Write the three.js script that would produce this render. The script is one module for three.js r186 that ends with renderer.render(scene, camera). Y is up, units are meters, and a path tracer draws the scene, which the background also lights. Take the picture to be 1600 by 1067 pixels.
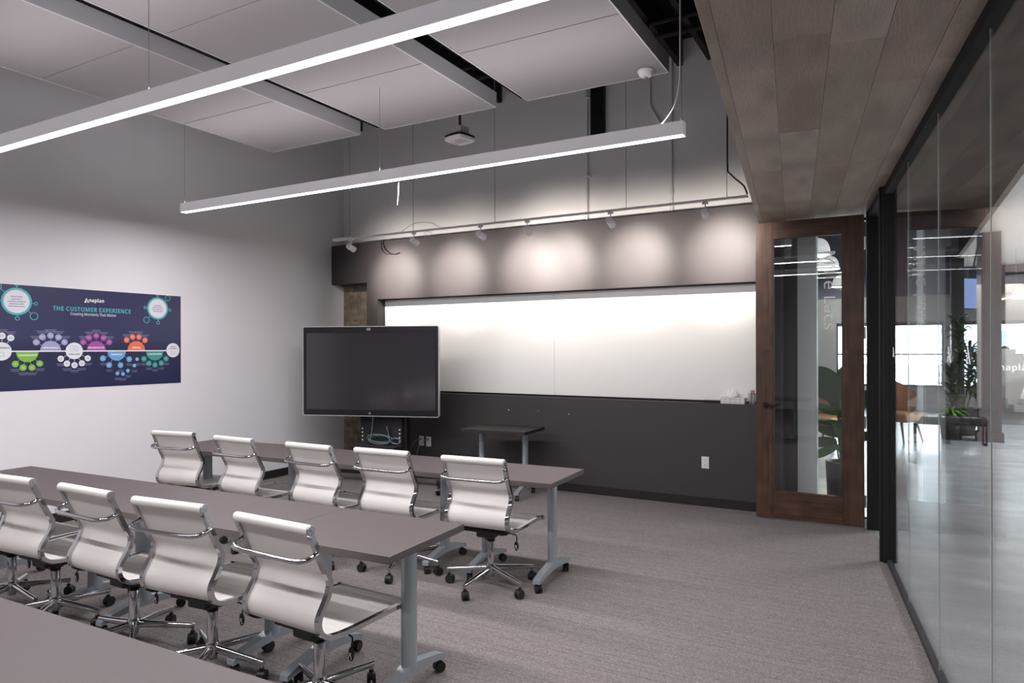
import * as THREE from 'three';
import { RoundedBoxGeometry } from 'three/addons/geometries/RoundedBoxGeometry.js';
import { mergeGeometries, toCreasedNormals } from 'three/addons/utils/BufferGeometryUtils.js';
import { RectAreaLightUniformsLib } from 'three/addons/lights/RectAreaLightUniformsLib.js';
import { MarchingCubes } from 'three/addons/objects/MarchingCubes.js';

// ---------------------------------------------------------------- camera, sky, exposure
RectAreaLightUniformsLib.init();
const scene = new THREE.Scene();
const camera = new THREE.PerspectiveCamera(2 * Math.atan(533.5 / 1067) * 180 / Math.PI, 1600 / 1067, 0.05, 300);
camera.position.set(0, 1.62, 0);
camera.rotation.set(0, THREE.MathUtils.degToRad(29.14), -0.0024, 'YXZ');
camera.setViewOffset(1600, 1067, 0, -10.5, 1600, 1067);   // shift lens, verticals stay vertical
scene.add(camera);
const SKY = 10;
scene.background = new THREE.Color().setRGB(0.86 * SKY, 0.95 * SKY, 1.08 * SKY);
const renderer = new THREE.WebGLRenderer({ antialias: true });
renderer.toneMapping = THREE.LinearToneMapping;
renderer.toneMappingExposure = 2.1;
renderer.shadowMap.enabled = true;
const PENDANT = 46, UP_FILL = 8.2, SPOT_BEAM = 5.2, SPOT_SPILL = 2.25, OFFICE = 50, DOME = 2.5;   // light levels, with an added upward fill on the pendants

// ---------------------------------------------------------------- helpers
const V = (x, y, z) => new THREE.Vector3(x, y, z), R = THREE.MathUtils.degToRad;
let seed = 7;
const rnd = () => { seed = (seed * 1664525 + 1013904223) % 4294967296; return seed / 4294967296; };
const used = new Map();
const numbered = (n) => { const k = used.get(n) ?? 0; used.set(n, k + 1); return k ? n + '_' + String(k).padStart(3, '0') : n; };
const lit = (o) => { o.castShadow = true; o.receiveShadow = true; return o; };
function mesh(name, geo, mat, parent) {
  const g = Array.isArray(geo) ? join(geo) : geo;
  const m = lit(new THREE.Mesh(g, mat));
  m.name = parent ? name : numbered(name);
  (parent ?? scene).add(m);
  return m;
}
function part(name, geo, mat, parent, [x, y, z] = [0, 0, 0], rot) {
  const m = mesh(name, geo, mat, parent); m.position.set(x, y, z);
  if (rot) m.rotation.set(...rot);
  return m;
}
const tag = (o, label, category, group) => { o.userData = { label, category }; if (group) o.userData.group = group; return o; };
function thing(name, label, category, [x, y, z] = [0, 0, 0], turn = 0, group) {
  const o = new THREE.Group(); o.name = numbered(name); scene.add(o);
  o.position.set(x, y, z); o.rotation.y = turn;
  return tag(o, label, category, group);
}
function struct(name, geo, mat) { const m = mesh(name, geo, mat); m.userData.kind = 'structure'; return m; }
function structGroup(name) { const o = new THREE.Group(); o.name = numbered(name); o.userData.kind = 'structure'; scene.add(o); return o; }
function join(list) {
  const keep = ['position', 'normal', 'uv'];
  return mergeGeometries(list.map((g) => { const k = g.index ? g.toNonIndexed() : g; for (const a of Object.keys(k.attributes)) if (!keep.includes(a)) k.deleteAttribute(a); return k; }));
}
// uv in metres from position by dominant normal
function metric(g) {
  const k = g.index ? g.toNonIndexed() : g; const p = k.attributes.position, n = k.attributes.normal, uv = new Float32Array(p.count * 2);
  for (let i = 0; i < p.count; i++) {
    const ax = Math.abs(n.getX(i)), ay = Math.abs(n.getY(i)), az = Math.abs(n.getZ(i)), x = p.getX(i), y = p.getY(i), z = p.getZ(i);
    const [u, v] = ay >= ax && ay >= az ? [x, z] : ax >= az ? [z, y] : [x, y];
    uv[2 * i] = u; uv[2 * i + 1] = v;
  }
  k.setAttribute('uv', new THREE.BufferAttribute(uv, 2)); return k;
}
const box = (x0, y0, z0, x1, y1, z1) => metric(new THREE.BoxGeometry(Math.abs(x1 - x0), Math.abs(y1 - y0), Math.abs(z1 - z0)).translate((x0 + x1) / 2, (y0 + y1) / 2, (z0 + z1) / 2));
const sheet = (w, h, d) => { const s = new THREE.BoxGeometry(w, h, d).toNonIndexed(); for (const n of ['position', 'normal', 'uv']) { const a = s.attributes[n]; s.setAttribute(n, new THREE.BufferAttribute(a.array.slice(0, 24 * a.itemSize), a.itemSize)); } return s; };   // faces across x and y only: the ends are closed by the seals
const cbox = (w, h, d, x = 0, y = 0, z = 0) => box(x - w / 2, y - h / 2, z - d / 2, x + w / 2, y + h / 2, z + d / 2);
const rbox = (w, h, d, r = 0.004, x = 0, y = 0, z = 0, s = 2) => metric(new RoundedBoxGeometry(w, h, d, s, Math.min(r, w / 2.01, h / 2.01, d / 2.01)).translate(x, y, z));
const cyl = (r, h, x = 0, y = 0, z = 0, r2 = r, s = 20) => new THREE.CylinderGeometry(r2, r, h, s).translate(x, y, z);
const cylX = (r, l, x, y, z, s = 20) => new THREE.CylinderGeometry(r, r, l, s).rotateZ(Math.PI / 2).translate(x, y, z);
const tube = (pts, r, seg = 24, rs = 8, tension = 0.5) => new THREE.TubeGeometry(new THREE.CatmullRomCurve3(pts.map((p) => V(...p)), false, 'catmullrom', tension), seg, r, rs);
function rod(a, b, r, r2 = r, s = 10) {
  const A = V(...a), B = V(...b), d = B.clone().sub(A), g = new THREE.CylinderGeometry(r2, r, d.length(), s);
  g.applyQuaternion(new THREE.Quaternion().setFromUnitVectors(V(0, 1, 0), d.normalize()));
  return g.translate((A.x + B.x) / 2, (A.y + B.y) / 2, (A.z + B.z) / 2);
}
const lathe = (pts, s = 28) => new THREE.LatheGeometry(pts.map(([x, y]) => new THREE.Vector2(x, y)), s);
function extrudeX(outline, width, crease = 0.7) {   // outline of (z, y) points swept along x, centred
  const s = new THREE.Shape(outline.map(([z, y]) => new THREE.Vector2(-z, y)));
  const g = new THREE.ExtrudeGeometry(s, { depth: width, bevelEnabled: false, curveSegments: 1 });
  g.translate(0, 0, -width / 2); g.rotateY(Math.PI / 2);        // shape x -> world -z, depth -> world x
  return metric(toCreasedNormals(g, crease));
}
function prism(outline, y0, y1) {     // (x, z) outline extruded up
  const s = new THREE.Shape(outline.map(([x, z]) => new THREE.Vector2(x, -z)));
  return metric(new THREE.ExtrudeGeometry(s, { depth: y1 - y0, bevelEnabled: false }).rotateX(-Math.PI / 2).translate(0, y0, 0));
}
const std = (color, roughness = 0.8, more = {}) => new THREE.MeshStandardMaterial({ color, roughness, ...more });
const phys = (color, roughness, more = {}) => new THREE.MeshPhysicalMaterial({ color, roughness, ...more });

// ---------------------------------------------------------------- procedural textures
function hash(x, y, s) { let h = (x * 374761393 + y * 668265263 + s * 2147483647) | 0; h = Math.imul(h ^ (h >>> 13), 1274126177); return ((h ^ (h >>> 16)) >>> 0) / 4294967296; }
function noise(x, y, s, wx = 1e9, wy = 1e9) {
  const x0 = Math.floor(x), y0 = Math.floor(y), f = (t) => t * t * (3 - 2 * t), u = f(x - x0), v = f(y - y0), w = (a, n) => ((a % n) + n) % n;
  const a = hash(w(x0, wx), w(y0, wy), s), b = hash(w(x0 + 1, wx), w(y0, wy), s), c = hash(w(x0, wx), w(y0 + 1, wy), s), d = hash(w(x0 + 1, wx), w(y0 + 1, wy), s);
  return (a + (b - a) * u) * (1 - v) + (c + (d - c) * u) * v;
}
function texture(w, h, fn, srgb = true, metres = [1, 1]) {
  const data = new Uint8Array(w * h * 4);
  for (let y = 0; y < h; y++) for (let x = 0; x < w; x++) { const c = fn(x, y), o = (y * w + x) * 4; data[o] = c[0]; data[o + 1] = c[1]; data[o + 2] = c[2]; data[o + 3] = 255; }
  const t = new THREE.DataTexture(data, w, h); t.magFilter = THREE.LinearFilter; t.wrapS = t.wrapT = THREE.RepeatWrapping;
  if (srgb) t.colorSpace = THREE.SRGBColorSpace;
  t.repeat.set(1 / metres[0], 1 / metres[1]); t.needsUpdate = true; return t;
}
const cl = (v) => Math.max(0, Math.min(255, v));
// carpet: bands of plain loop pile and bands of fine ribs, parted by thin dark lines that run across the room
const bands = []; { let y = 0, k = 0; while (y < 2048) { const hgt = Math.min(2048 - y, 28 + Math.floor(hash(k, 3, 5) * 70)); for (let i = 0; i < hgt; i++) bands.push([hash(k, 1, 9) > 0.55 ? 1 : 0, i, hash(k, 2, 4), k]); y += hgt; k++; } }
const carpetFn = (x, y) => {
  const [kind, i, tone, k] = bands[y];
  const n = hash(x >> 1, y >> 1, 11), n2 = hash(x >> 2, y >> 2, 12), n3 = noise(x / 9, y / 7, 13, 228, 293), patch = noise(x / 256, y / 512, k, 8, 4);
  const ribs = kind && patch > 0.42 ? (((x + ((k * 5) & 7)) & 7) < 3 ? -0.46 : 0.2) : 0;
  const line = i < 3 && noise(x / 64, k, 21, 32) > 0.3 ? -0.42 : 0;
  return 1 + (n - 0.5) * 0.26 + (n2 - 0.5) * 0.3 + (n3 - 0.5) * 0.16 + ribs + line + (tone - 0.5) * 0.02;
};
const carpetMap = texture(2048, 2048, (x, y) => { const f = carpetFn(x, y); return [cl(130 * f), cl(123 * f), cl(122 * f)]; }, true, [1.7, 1.7]);
function oak(sd, base, figure) {
  return texture(256, 1024, (x, y) => {
    const u = x / 256, v = y / 1024, cx = u - 0.5 + 0.12 * (noise(v * 3, 0.5, sd, 3) - 0.5);
    const warp = noise(u * 4, v * 6, sd + 1, 4, 6) * 1.6 + noise(u * 2, v * 2, sd + 2, 2, 2) * 2.2;
    const ring = Math.sin((Math.abs(cx) * 26 + Math.pow(Math.sin(v * Math.PI * 2 + sd), 2) * 3.5 + warp) * 3.2);
    const pore = hash(x, y >> 4, sd + 4) > 0.86 ? -0.09 : 0, fine = (noise(x * 0.7, y / 24, sd + 5) - 0.5) * 0.12;
    const blotch = (noise(u * 3, v * 5, sd + 7, 3, 5) - 0.5) * 0.16;
    const f = 1 + ring * 0.05 * figure * (0.4 + 1.2 * noise(u * 1.5, v * 3, sd + 8, 2, 3)) + pore + fine + blotch;
    return [cl(base[0] * f), cl(base[1] * f), cl(base[2] * f)];
  }, true, [0.21, 1.3]);
}
const oakMaps = [oak(31, [166, 153, 142], 0.25), oak(57, [160, 148, 137], 0.15), oak(83, [169, 157, 145], 0.2), oak(99, [162, 149, 138], 0.4)];
const walnutMap = texture(256, 1024, (x, y) => {
  const f = 1 + (noise(x / 9, y / 160, 201) - 0.5) * 0.28 + (noise(x / 40, y / 60, 202, 1e9, 1e9) - 0.5) * 0.3 + (hash(x, y >> 5, 203) > 0.9 ? -0.08 : 0);
  return [cl(104 * f), cl(77 * f), cl(63 * f)];
}, true, [0.4, 1.6]);
const plyMap = texture(512, 1024, (x, y) => {
  const f = 1 + (noise(x / 5, y / 90, 301) - 0.5) * 0.22 + (noise(x / 70, y / 50, 302) - 0.5) * 0.3 + (hash(x >> 2, y >> 1, 303) > 0.985 ? -0.35 : 0);
  return [cl(122 * f), cl(110 * f), cl(96 * f)];
}, true, [0.5, 1]);
const concreteMap = texture(1024, 1024, (x, y) => {
  const f = 1 + (noise(x / 128, y / 40, 401, 8, 26) - 0.5) * 0.22 + (noise(x / 32, y / 32, 402, 32, 32) - 0.5) * 0.1 + (hash(x, y, 403) - 0.5) * 0.05;
  return [cl(164 * f), cl(166 * f), cl(171 * f)];
}, true, [4, 4]);
const grainMap = texture(512, 512, (x, y) => { const f = 1 + (noise(x / 4, y / 4, 501, 128, 128) - 0.5) * 0.03 + (hash(x, y, 502) - 0.5) * 0.03; return [cl(80 * f), cl(71 * f), cl(72 * f)]; }, true, [0.5, 0.5]);
const paintBump = texture(512, 512, (x, y) => { const v = 128 + (noise(x / 5, y / 5, 601, 103, 103) - 0.5) * 120; return [v, v, v]; }, false, [0.5, 0.5]);

// ---------------------------------------------------------------- materials
const M = {
  paint: std('#eeecef', 0.72, { bumpMap: paintBump, bumpScale: 0.0004 }),
  upper: std('#ecebeb', 0.75, { bumpMap: paintBump, bumpScale: 0.0004 }),
  dark: std('#413c3e', 0.62, { bumpMap: paintBump, bumpScale: 0.0004 }),
  base: std('#221f1e', 0.55),
  carpet: std('#ffffff', 1, { map: carpetMap, bumpMap: carpetMap, bumpScale: 0.0015 }),
  concrete: std('#fbfdff', 0.3, { map: concreteMap }),
  deck: std('#1b191b', 0.9), joist: std('#242124', 0.8), pipe: std('#8f8b8d', 0.5, { metalness: 0.3 }),
  tile: std('#a29d9e', 0.9), cloudRim: std('#c9c7cb', 0.5), cloudSide: std('#c4c2c6', 0.6),
  lampBodyGlow: std('#efecef', 0.45, { emissive: '#f3eef6', emissiveIntensity: 0.09 }),  // white housing with a faint added glow, imitating bloom from the diffuser
  white: std('#e6e3e6', 0.45), whiteGloss: std('#efedee', 0.25), grey: std('#8d8d92', 0.5), conduit: std('#f2f0f0', 0.55), plate: std('#e9e6e4', 0.4),
  black: std('#141314', 0.45), blackMatt: std('#29272a', 0.8), blackSteel: std('#0b0b0c', 0.62),
  blackTrack: std('#060606', 0.9),
  rubber: std('#1c1c1d', 0.65),
  lens: std('#ffffff', 0.5, { emissive: '#fff4fb', emissiveIntensity: 2.6 }),
  upFillGlow: std('#ffffff', 0.5, { emissive: '#fff4fb', emissiveIntensity: 1.5 }),  // glow of the added strip on top of each pendant
  lampLens: std('#ffffff', 0.5, { emissive: '#ffe9cf', emissiveIntensity: 3 }),
  walnut: std('#c9c2bd', 0.42, { map: walnutMap }),
  ply: std('#ffffff', 0.85, { map: plyMap }),
  laminate: std('#ffffff', 0.5, { map: grainMap }), laminateEdge: std('#574e4e', 0.5), laminateDark: std('#9a8f8c', 0.5, { map: grainMap }),
  silver: std('#a3abb2', 0.34, { metalness: 0.25 }),
  chrome: std('#c2c2c5', 0.07, { metalness: 1 }), steel: std('#b9bbbf', 0.28, { metalness: 1 }),
  leather: phys('#eae6e2', 0.5, { sheen: 0.15 }), leatherStitch: std('#d6d1cc', 0.7),
  board: phys('#f1f1ef', 0.22, { clearcoat: 0.5, clearcoatRoughness: 0.15 }),
  glass: phys('#fcfefd', 0, { transmission: 1, thickness: 0, ior: 1.5 }),
  glassEdge: std('#a9b3b0', 0.35),
  frost: phys('#ffffff', 1, { transmission: 0.35, thickness: 0 }),
  screen: phys('#332e34', 0.16, { clearcoat: 0.4, clearcoatRoughness: 0.08 }), bezel: std('#151416', 0.3),
  terracotta: std('#b8947a', 0.6), woodLeg: std('#6e4a33', 0.5),
  leaf: std('#436b39', 0.45, { side: THREE.DoubleSide }), leafDark: std('#2c4a25', 0.5, { side: THREE.DoubleSide }), fern: std('#6e9a3c', 0.6, { side: THREE.DoubleSide }),
  stem: std('#4a5a35', 0.7), soil: std('#2a211b', 1),
  column: std('#6c686c', 0.7), columnPale: std('#c3c7cc', 0.6), office: std('#878789', 0.8), officeBand: std('#45465a', 0.7), soffit: std('#d8d2cb', 0.85), frameDark: std('#2a2a2d', 0.5),
};

// ================================================================ THE SETTING
const XL = -6.8, ZF = -7.06, ZB = -7.3, DECK = 4.93, REAR = 5.6;
const GA = [-0.033, -5.92], PHI = Math.atan(0.1176);                    // the glass front runs 6.7 degrees off the room's axis
const glassX = (z) => GA[0] + 0.1176 * (z - GA[1]);
struct('floor', prism([[XL, ZB], [-0.2, ZB], [glassX(-7.06), -7.06], [glassX(REAR), REAR], [XL, REAR]], -0.1, 0), M.carpet);
struct('floor', prism([[-0.2, ZB], [-3.6, ZB], [-3.6, -20], [9, -20], [9, REAR], [glassX(REAR), REAR], [glassX(-7.06), -7.06]], -0.1, 0), M.concrete);
struct('ceiling', box(-7, DECK, -20.2, 9.2, DECK + 0.15, REAR + 0.2), M.deck);
struct('wall_left', box(XL - 0.2, -0.1, -7.5, XL, DECK, REAR + 0.2), M.paint);
struct('wall_back', [box(XL, 0, -7.5, -6.167, 2.505, ZB - 0.012), box(XL, 2.505, -7.5, -0.82, DECK, ZB), box(-6.167, 0, -7.5, -0.945, 2.505, ZB)], M.upper);
struct('wall_recess', box(XL, 0, ZB - 0.012, -6.167, 2.505, ZB), M.ply);
struct('wall_furring', [
  box(XL, 2.505, ZB, -6.167, 3.04, ZF), box(-6.167, 2.275, ZB, -0.945, 3.04, ZF), box(-6.167, 0, ZB, -5.98, 2.275, ZF),
  box(-5.98, 0, ZB, -0.945, 1.055, ZF), box(-1.006, 1.055, ZB, -0.945, 2.275, ZF), box(-5.98, 1.055, ZB, -1.006, 2.275, -7.235),
  box(-0.945, 0, -7.5, -0.825, DECK, ZB)], M.dark);
struct('baseboard_back', rbox(5.222, 0.094, 0.012, 0.004, -3.556, 0.047, ZF + 0.006), M.base);
struct('baseboard_left', rbox(0.012, 0.1, 12.6, 0.004, XL + 0.006, 0.05, -1.0), M.base);
struct('wall_front', box(XL, 0, REAR, 9.2, DECK, REAR + 0.2), M.paint);
struct('column', [box(-0.82, 0, -7.5, -0.656, DECK, -7.25)], M.columnPale);

// steel joists and cross bars under the deck
{
  const c = structGroup('ceiling_framing');
  for (let k = 0; k < 18; k++) part('joist', cbox(0.055, 0.28, 12.8), M.joist, c, [-6.47 + 0.32 * k, DECK - 0.14, -0.9]);
  for (const z of [-6.45, -6.15, -5.0, -3.9, -2.6, -1.4, 0.2]) part('cross_bar', cylX(0.022, 6.4, 0, 0, 0, 10), M.joist, c, [-3.6, 4.62, z]);
}

// plank soffit over the glass front, laid along the glass
{
  const c = structGroup('canopy'); c.position.set(GA[0], 2.83, GA[1]); c.rotation.y = PHI;
  const back = mesh('backing', box(-0.97, 0.012, -1.25, 0.05, 0.3, 11.6), std('#5a5048', 0.8), c);
  const rows = [[-0.978, -0.931], [-0.931, -0.732], [-0.732, -0.524], [-0.524, -0.322], [-0.322, -0.118], [-0.118, 0.03]];
  const first = [2.02, 3.02, 1.94, 0.72, 1.3, 2.6];
  const oaks = oakMaps.map((t, i) => std(['#ffffff', '#f8f5f2', '#f4f0ec', '#f3ece8'][i], 0.55, { map: t, bumpMap: t, bumpScale: 0.001 }));
  rows.forEach(([a, b], r) => {
    let z = -1.0 + (first[r] % 1.3), z0 = -1.25, k = 0;
    while (z0 < 11.6) {
      const z1 = Math.min(11.6, z), g = rbox(b - a - 0.0012, 0.016, z1 - z0 - 0.0012, 0.0015, 0, 0, 0, 1), uv = g.attributes.uv, off = rnd() * 3, offu = rnd();
      for (let i = 0; i < uv.count; i++) uv.setXY(i, uv.getX(i) + 0.105 + offu * 0.08, uv.getY(i) + off);
      part('plank', g, oaks[(r * 3 + k * 2 + (k >> 1)) % 4], c, [(a + b) / 2, 0.008 - (k % 2) * 0.0006, (z0 + z1) / 2]);
      z0 = z1; z += [1.9, 1.45, 2.1, 1.25][(k + r) % 4]; k++;
    }
  });
}
// glass front
const glassFront = structGroup('wall_right'); glassFront.position.set(GA[0], 0, GA[1]); glassFront.rotation.y = PHI;
{
  const L = (z) => (z - GA[1]) / Math.cos(PHI);                          // world z -> distance along the front
  const seams = [-5.88, -4.912, -3.956, -2.996, -2.03, -1.07, -0.11, 0.85, 1.8, 2.76, 3.72, 4.68, REAR];
  mesh('floor_channel', rbox(0.036, 0.03, L(REAR) - L(-5.88), 0.003, 0, 0.015, (L(REAR) + L(-5.88)) / 2), M.frameDark, glassFront);
  mesh('head_channel', rbox(0.06, 0.06, L(REAR) - L(-5.88), 0.003, 0, 2.8, (L(REAR) + L(-5.88)) / 2), M.blackTrack, glassFront);
  mesh('bulkhead', box(-0.06, 2.83, -1.1, 0.1, DECK, L(REAR)), M.deck, glassFront);
  const logo = (() => {                                                  // slanted-bar mark, seen from its back
    const bar = (pts) => new THREE.ExtrudeGeometry(new THREE.Shape(pts.map(([x, y]) => new THREE.Vector2(x, y))), { depth: 0.0008, bevelEnabled: false });
    return join([bar([[-0.030, 0.035], [-0.014, 0.035], [0.028, -0.035], [0.012, -0.035]]), bar([[-0.034, -0.006], [-0.022, -0.006], [-0.03, -0.035], [-0.042, -0.035]]), bar([[-0.036, 0.012], [-0.026, 0.012], [-0.026, 0.002], [-0.036, 0.002]])]).rotateY(-Math.PI / 2);
  })();
  for (let k = 0; k + 1 < seams.length; k++) {
    const z0 = L(seams[k]), z1 = L(seams[k + 1]), p = part('glass_pane', sheet(0.004, 2.75, z1 - z0 - 0.004), M.glass, glassFront, [0, 1.4, (z0 + z1) / 2]);
    if (k) part('edge_seal', cbox(0.0042, 2.75, 0.004), M.glassEdge, glassFront, [0, 1.4, z0]);
    for (let i = 0; i < 24; i++) {
      const zd = L(-5.57 + 0.3745 * i);
      if (zd > z0 + 0.05 && zd < z1 - 0.03) part('logo_sticker', logo, M.frost, p, [-0.0028, 0.186, zd - (z0 + z1) / 2]);
    }
  }
}
// black door frame in the glass front
{
  const t = structGroup('trim'); t.position.set(GA[0], 0, GA[1]); t.rotation.y = PHI;
  part('near_jamb', rbox(0.107, 2.83, 0.05, 0.004, 0, 1.415, 0), M.blackSteel, t, [-0.0075, 0, 0.03]);
  part('near_jamb', rbox(0.04, 2.83, 0.03, 0.004, 0, 1.415, 0), M.blackSteel, t, [-0.02, 0, 0.065]);
  part('far_jamb', rbox(0.118, 2.83, 0.06, 0.004, 0, 1.415, 0), M.blackSteel, t, [0.0, 0, -0.955]);
  part('head', rbox(0.1, 0.05, 0.94, 0.004, 0, 2.8, 0), M.blackSteel, t, [0, 0, -0.46]);
}
{
  const w = structGroup('window');
  mesh('glass_pane', box(-0.65, 0.012, -7.286, -0.2, 2.82, -7.274), M.glass, w);
  mesh('glass_edge', box(-0.656, 0.012, -7.287, -0.65, 2.82, -7.273), M.glassEdge, w);
  mesh('sill_channel', box(-0.656, 0, -7.295, -0.19, 0.012, -7.265), M.frameDark, w);
  mesh('bulkhead', box(-0.82, 2.82, -7.4, -0.05, DECK, -7.27), M.deck, w);
}
// wooden door, standing open against the back wall
{
  const d = new THREE.Group(); d.name = 'door'; d.userData.kind = 'structure'; scene.add(d); d.position.set(-0.222, 0, -6.857);
  const wood = (x0, y0, x1, y1) => { const g = rbox(x1 - x0, y1 - y0, 0.045, 0.003, (x0 + x1) / 2, (y0 + y1) / 2, 0); return g; };
  const swap = (g) => { const uv = g.attributes.uv; for (let i = 0; i < uv.count; i++) uv.setXY(i, uv.getY(i), uv.getX(i)); return g; };
  mesh('stile', wood(-0.921, 0.012, -0.765, 2.805), M.walnut, d); mesh('stile', wood(-0.173, 0.012, 0, 2.805), M.walnut, d);
  mesh('rail', swap(wood(-0.765, 2.653, -0.173, 2.805)), M.walnut, d); mesh('rail', swap(wood(-0.765, 0.012, -0.173, 0.262)), M.walnut, d);
  const bead = [box(-0.765, 0.262, -0.0225, -0.757, 2.653, -0.008), box(-0.181, 0.262, -0.0225, -0.173, 2.653, -0.008), box(-0.757, 0.262, -0.0225, -0.181, 0.27, -0.008), box(-0.757, 2.645, -0.0225, -0.181, 2.653, -0.008)];
  mesh('glazing_bead', [...bead, ...bead.map((g) => g.clone().translate(0, 0, 0.0305))], M.walnut, d);
  const pane = mesh('glass_pane', box(-0.765, 0.262, -0.005, -0.173, 2.653, 0.005), M.glass, d);
  const { FontLoader } = await import('three/addons/loaders/FontLoader.js'), { TextGeometry } = await import('three/addons/geometries/TextGeometry.js');
  M.font = await new FontLoader().loadAsync('fonts/droid/droid_sans_regular.typeface.json'); M.bold = await new FontLoader().loadAsync('fonts/droid/droid_sans_bold.typeface.json'); M.Text = TextGeometry;
  const g = new TextGeometry('Mille Lacs', { font: M.font, size: 0.1, depth: 0.0012, curveSegments: 6, bevelEnabled: false });
  g.computeBoundingBox(); const b = g.boundingBox; g.translate(-b.min.x, -b.min.y, 0).scale(0.715 / (b.max.x - b.min.x), 0.1 / (b.max.y - b.min.y), 1).rotateZ(-Math.PI / 2);
  part('lettering', g, M.frost, pane, [-0.327, 2.497, 0.0052]);
  const h = mesh('door_handle', [cyl(0.028, 0.012).rotateX(Math.PI / 2).translate(-0.833, 1.075, 0.0285), rod([-0.833, 1.075, 0.03], [-0.833, 1.075, 0.062], 0.011), rod([-0.838, 1.075, 0.062], [-0.715, 1.07, 0.062], 0.0095, 0.008),
    cyl(0.028, 0.012).rotateX(Math.PI / 2).translate(-0.833, 1.075, -0.0285), rod([-0.833, 1.075, -0.03], [-0.833, 1.075, -0.062], 0.011), rod([-0.838, 1.075, -0.062], [-0.715, 1.07, -0.062], 0.0095, 0.008)], M.blackSteel, d);
  h.userData.label = 'black lever handle on a round rose';
  for (const y of [0.25, 0.95, 1.75, 2.55]) mesh('hinge', [cyl(0.008, 0.11, 0.008, y, 0.02), box(0, y - 0.055, -0.018, 0.004, y + 0.055, 0.02)], M.steel, d);
}

// ceiling clouds: hung rows of white panels in a slim rim
[['white ceiling panel row nearest the plain left wall', -5.735, -4.52], ['middle of the three white hanging ceiling panel rows', -4.21, -2.985], ['white ceiling panel row with the smoke detector, beside the wooden soffit', -2.685, -1.472]].forEach(([label, x0, x1]) => {
  const t = thing('ceiling_cloud', label, 'ceiling panel', [(x0 + x1) / 2, 3.7, 0], 0, 'hanging ceiling panel rows'), w = x1 - x0, zs = [-5.09, -4.04, -2.83, -1.61, -0.39, 0.83, 2.05, 3.27, 4.3];
  const z0 = zs[0], z1 = zs[zs.length - 1];
  mesh('rim', [box(-w / 2, 0, z0, -w / 2 + 0.012, 0.012, z1), box(w / 2 - 0.012, 0, z0, w / 2, 0.012, z1), box(-w / 2 + 0.012, 0, z0, w / 2 - 0.012, 0.012, z0 + 0.012), box(-w / 2 + 0.012, 0, z1 - 0.012, w / 2 - 0.012, 0.012, z1)], M.cloudRim, t);
  mesh('side', [box(-w / 2, 0.012, z0, -w / 2 + 0.01, 0.13, z1), box(w / 2 - 0.01, 0.012, z0, w / 2, 0.13, z1), box(-w / 2 + 0.01, 0.012, z0, w / 2 - 0.01, 0.13, z0 + 0.01), box(-w / 2 + 0.01, 0.012, z1 - 0.01, w / 2 - 0.01, 0.13, z1)], M.cloudSide, t);
  for (let k = 0; k + 1 < zs.length; k++) part('tile', rbox(w - 0.028, 0.02, zs[k + 1] - zs[k] - (k === 0 || k === zs.length - 2 ? 0.018 : 0.006), 0.0025, 0, 0, 0, 1), M.tile, t, [0, 0.0115, (zs[k] + zs[k + 1]) / 2 + (k === 0 ? 0.005 : 0)]);
  for (const sx of [-1, 1]) for (const z of [-4.9, -2.8, -0.4, 2.0, 4.0]) mesh('hanger', [rod([sx * (w / 2 - 0.1), 0.022, z], [sx * (w / 2 - 0.1), DECK - 3.7, z], 0.006, 0.006, 6)], M.black, t);
});
{
  const t = thing('smoke_detector', 'small round white smoke detector under the front corner of a ceiling panel', 'smoke detector', [-1.612, 3.7, -4.96]);
  mesh('base', lathe([[0, 0], [0.06, 0], [0.062, -0.006], [0.06, -0.018], [0, -0.018]]), M.white, t);
  mesh('cover', lathe([[0.056, -0.018], [0.054, -0.03], [0.046, -0.044], [0.03, -0.052], [0, -0.054]]), M.whiteGloss, t);
  part('sensor', lathe([[0.014, 0], [0.012, -0.012], [0, -0.014]], 16), M.grey, t, [0.0, -0.052, 0]);
}
{
  const t = thing('access_point', 'white pillow-sided pod on a short dark pole below the middle ceiling panels', 'ceiling device', [-3.668, 3.635, -5.55], R(-11.5)), K = 0.7; t.scale.setScalar(K);
  mesh('pole', [cyl(0.018, (DECK - 3.635) / K - 0.15, 0, ((DECK - 3.635) / K + 0.15) / 2, 0)], M.blackMatt, t);
  mesh('junction_box', rbox(0.2, 0.11, 0.17, 0.008, 0, 0.13, 0), std('#a5a2a4', 0.6), t);
  const s = new THREE.Shape(); s.moveTo(-0.15, -0.15); s.quadraticCurveTo(0, -0.19, 0.15, -0.15); s.quadraticCurveTo(0.19, 0, 0.15, 0.15); s.quadraticCurveTo(0, 0.19, -0.15, 0.15); s.quadraticCurveTo(-0.19, 0, -0.15, -0.15);
  mesh('gasket', new THREE.ExtrudeGeometry(s, { depth: 0.012, bevelEnabled: false }).rotateX(-Math.PI / 2).translate(0, 0.052, 0), M.black, t);
  mesh('housing', new THREE.ExtrudeGeometry(s, { depth: 0.012, bevelEnabled: true, bevelThickness: 0.018, bevelSize: 0.006, bevelSegments: 4, bevelOffset: -0.008 }).rotateX(-Math.PI / 2).translate(0, 0.01, 0), M.white, t);
  for (let k = 0; k < 3; k++) mesh('vent', [tube([[-0.12, -0.0185, -0.06 + 0.06 * k], [0, -0.0195, -0.03 + 0.06 * k], [0.12, -0.0185, -0.06 + 0.06 * k]], 0.0035, 12, 6)], M.grey, t);
}

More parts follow.
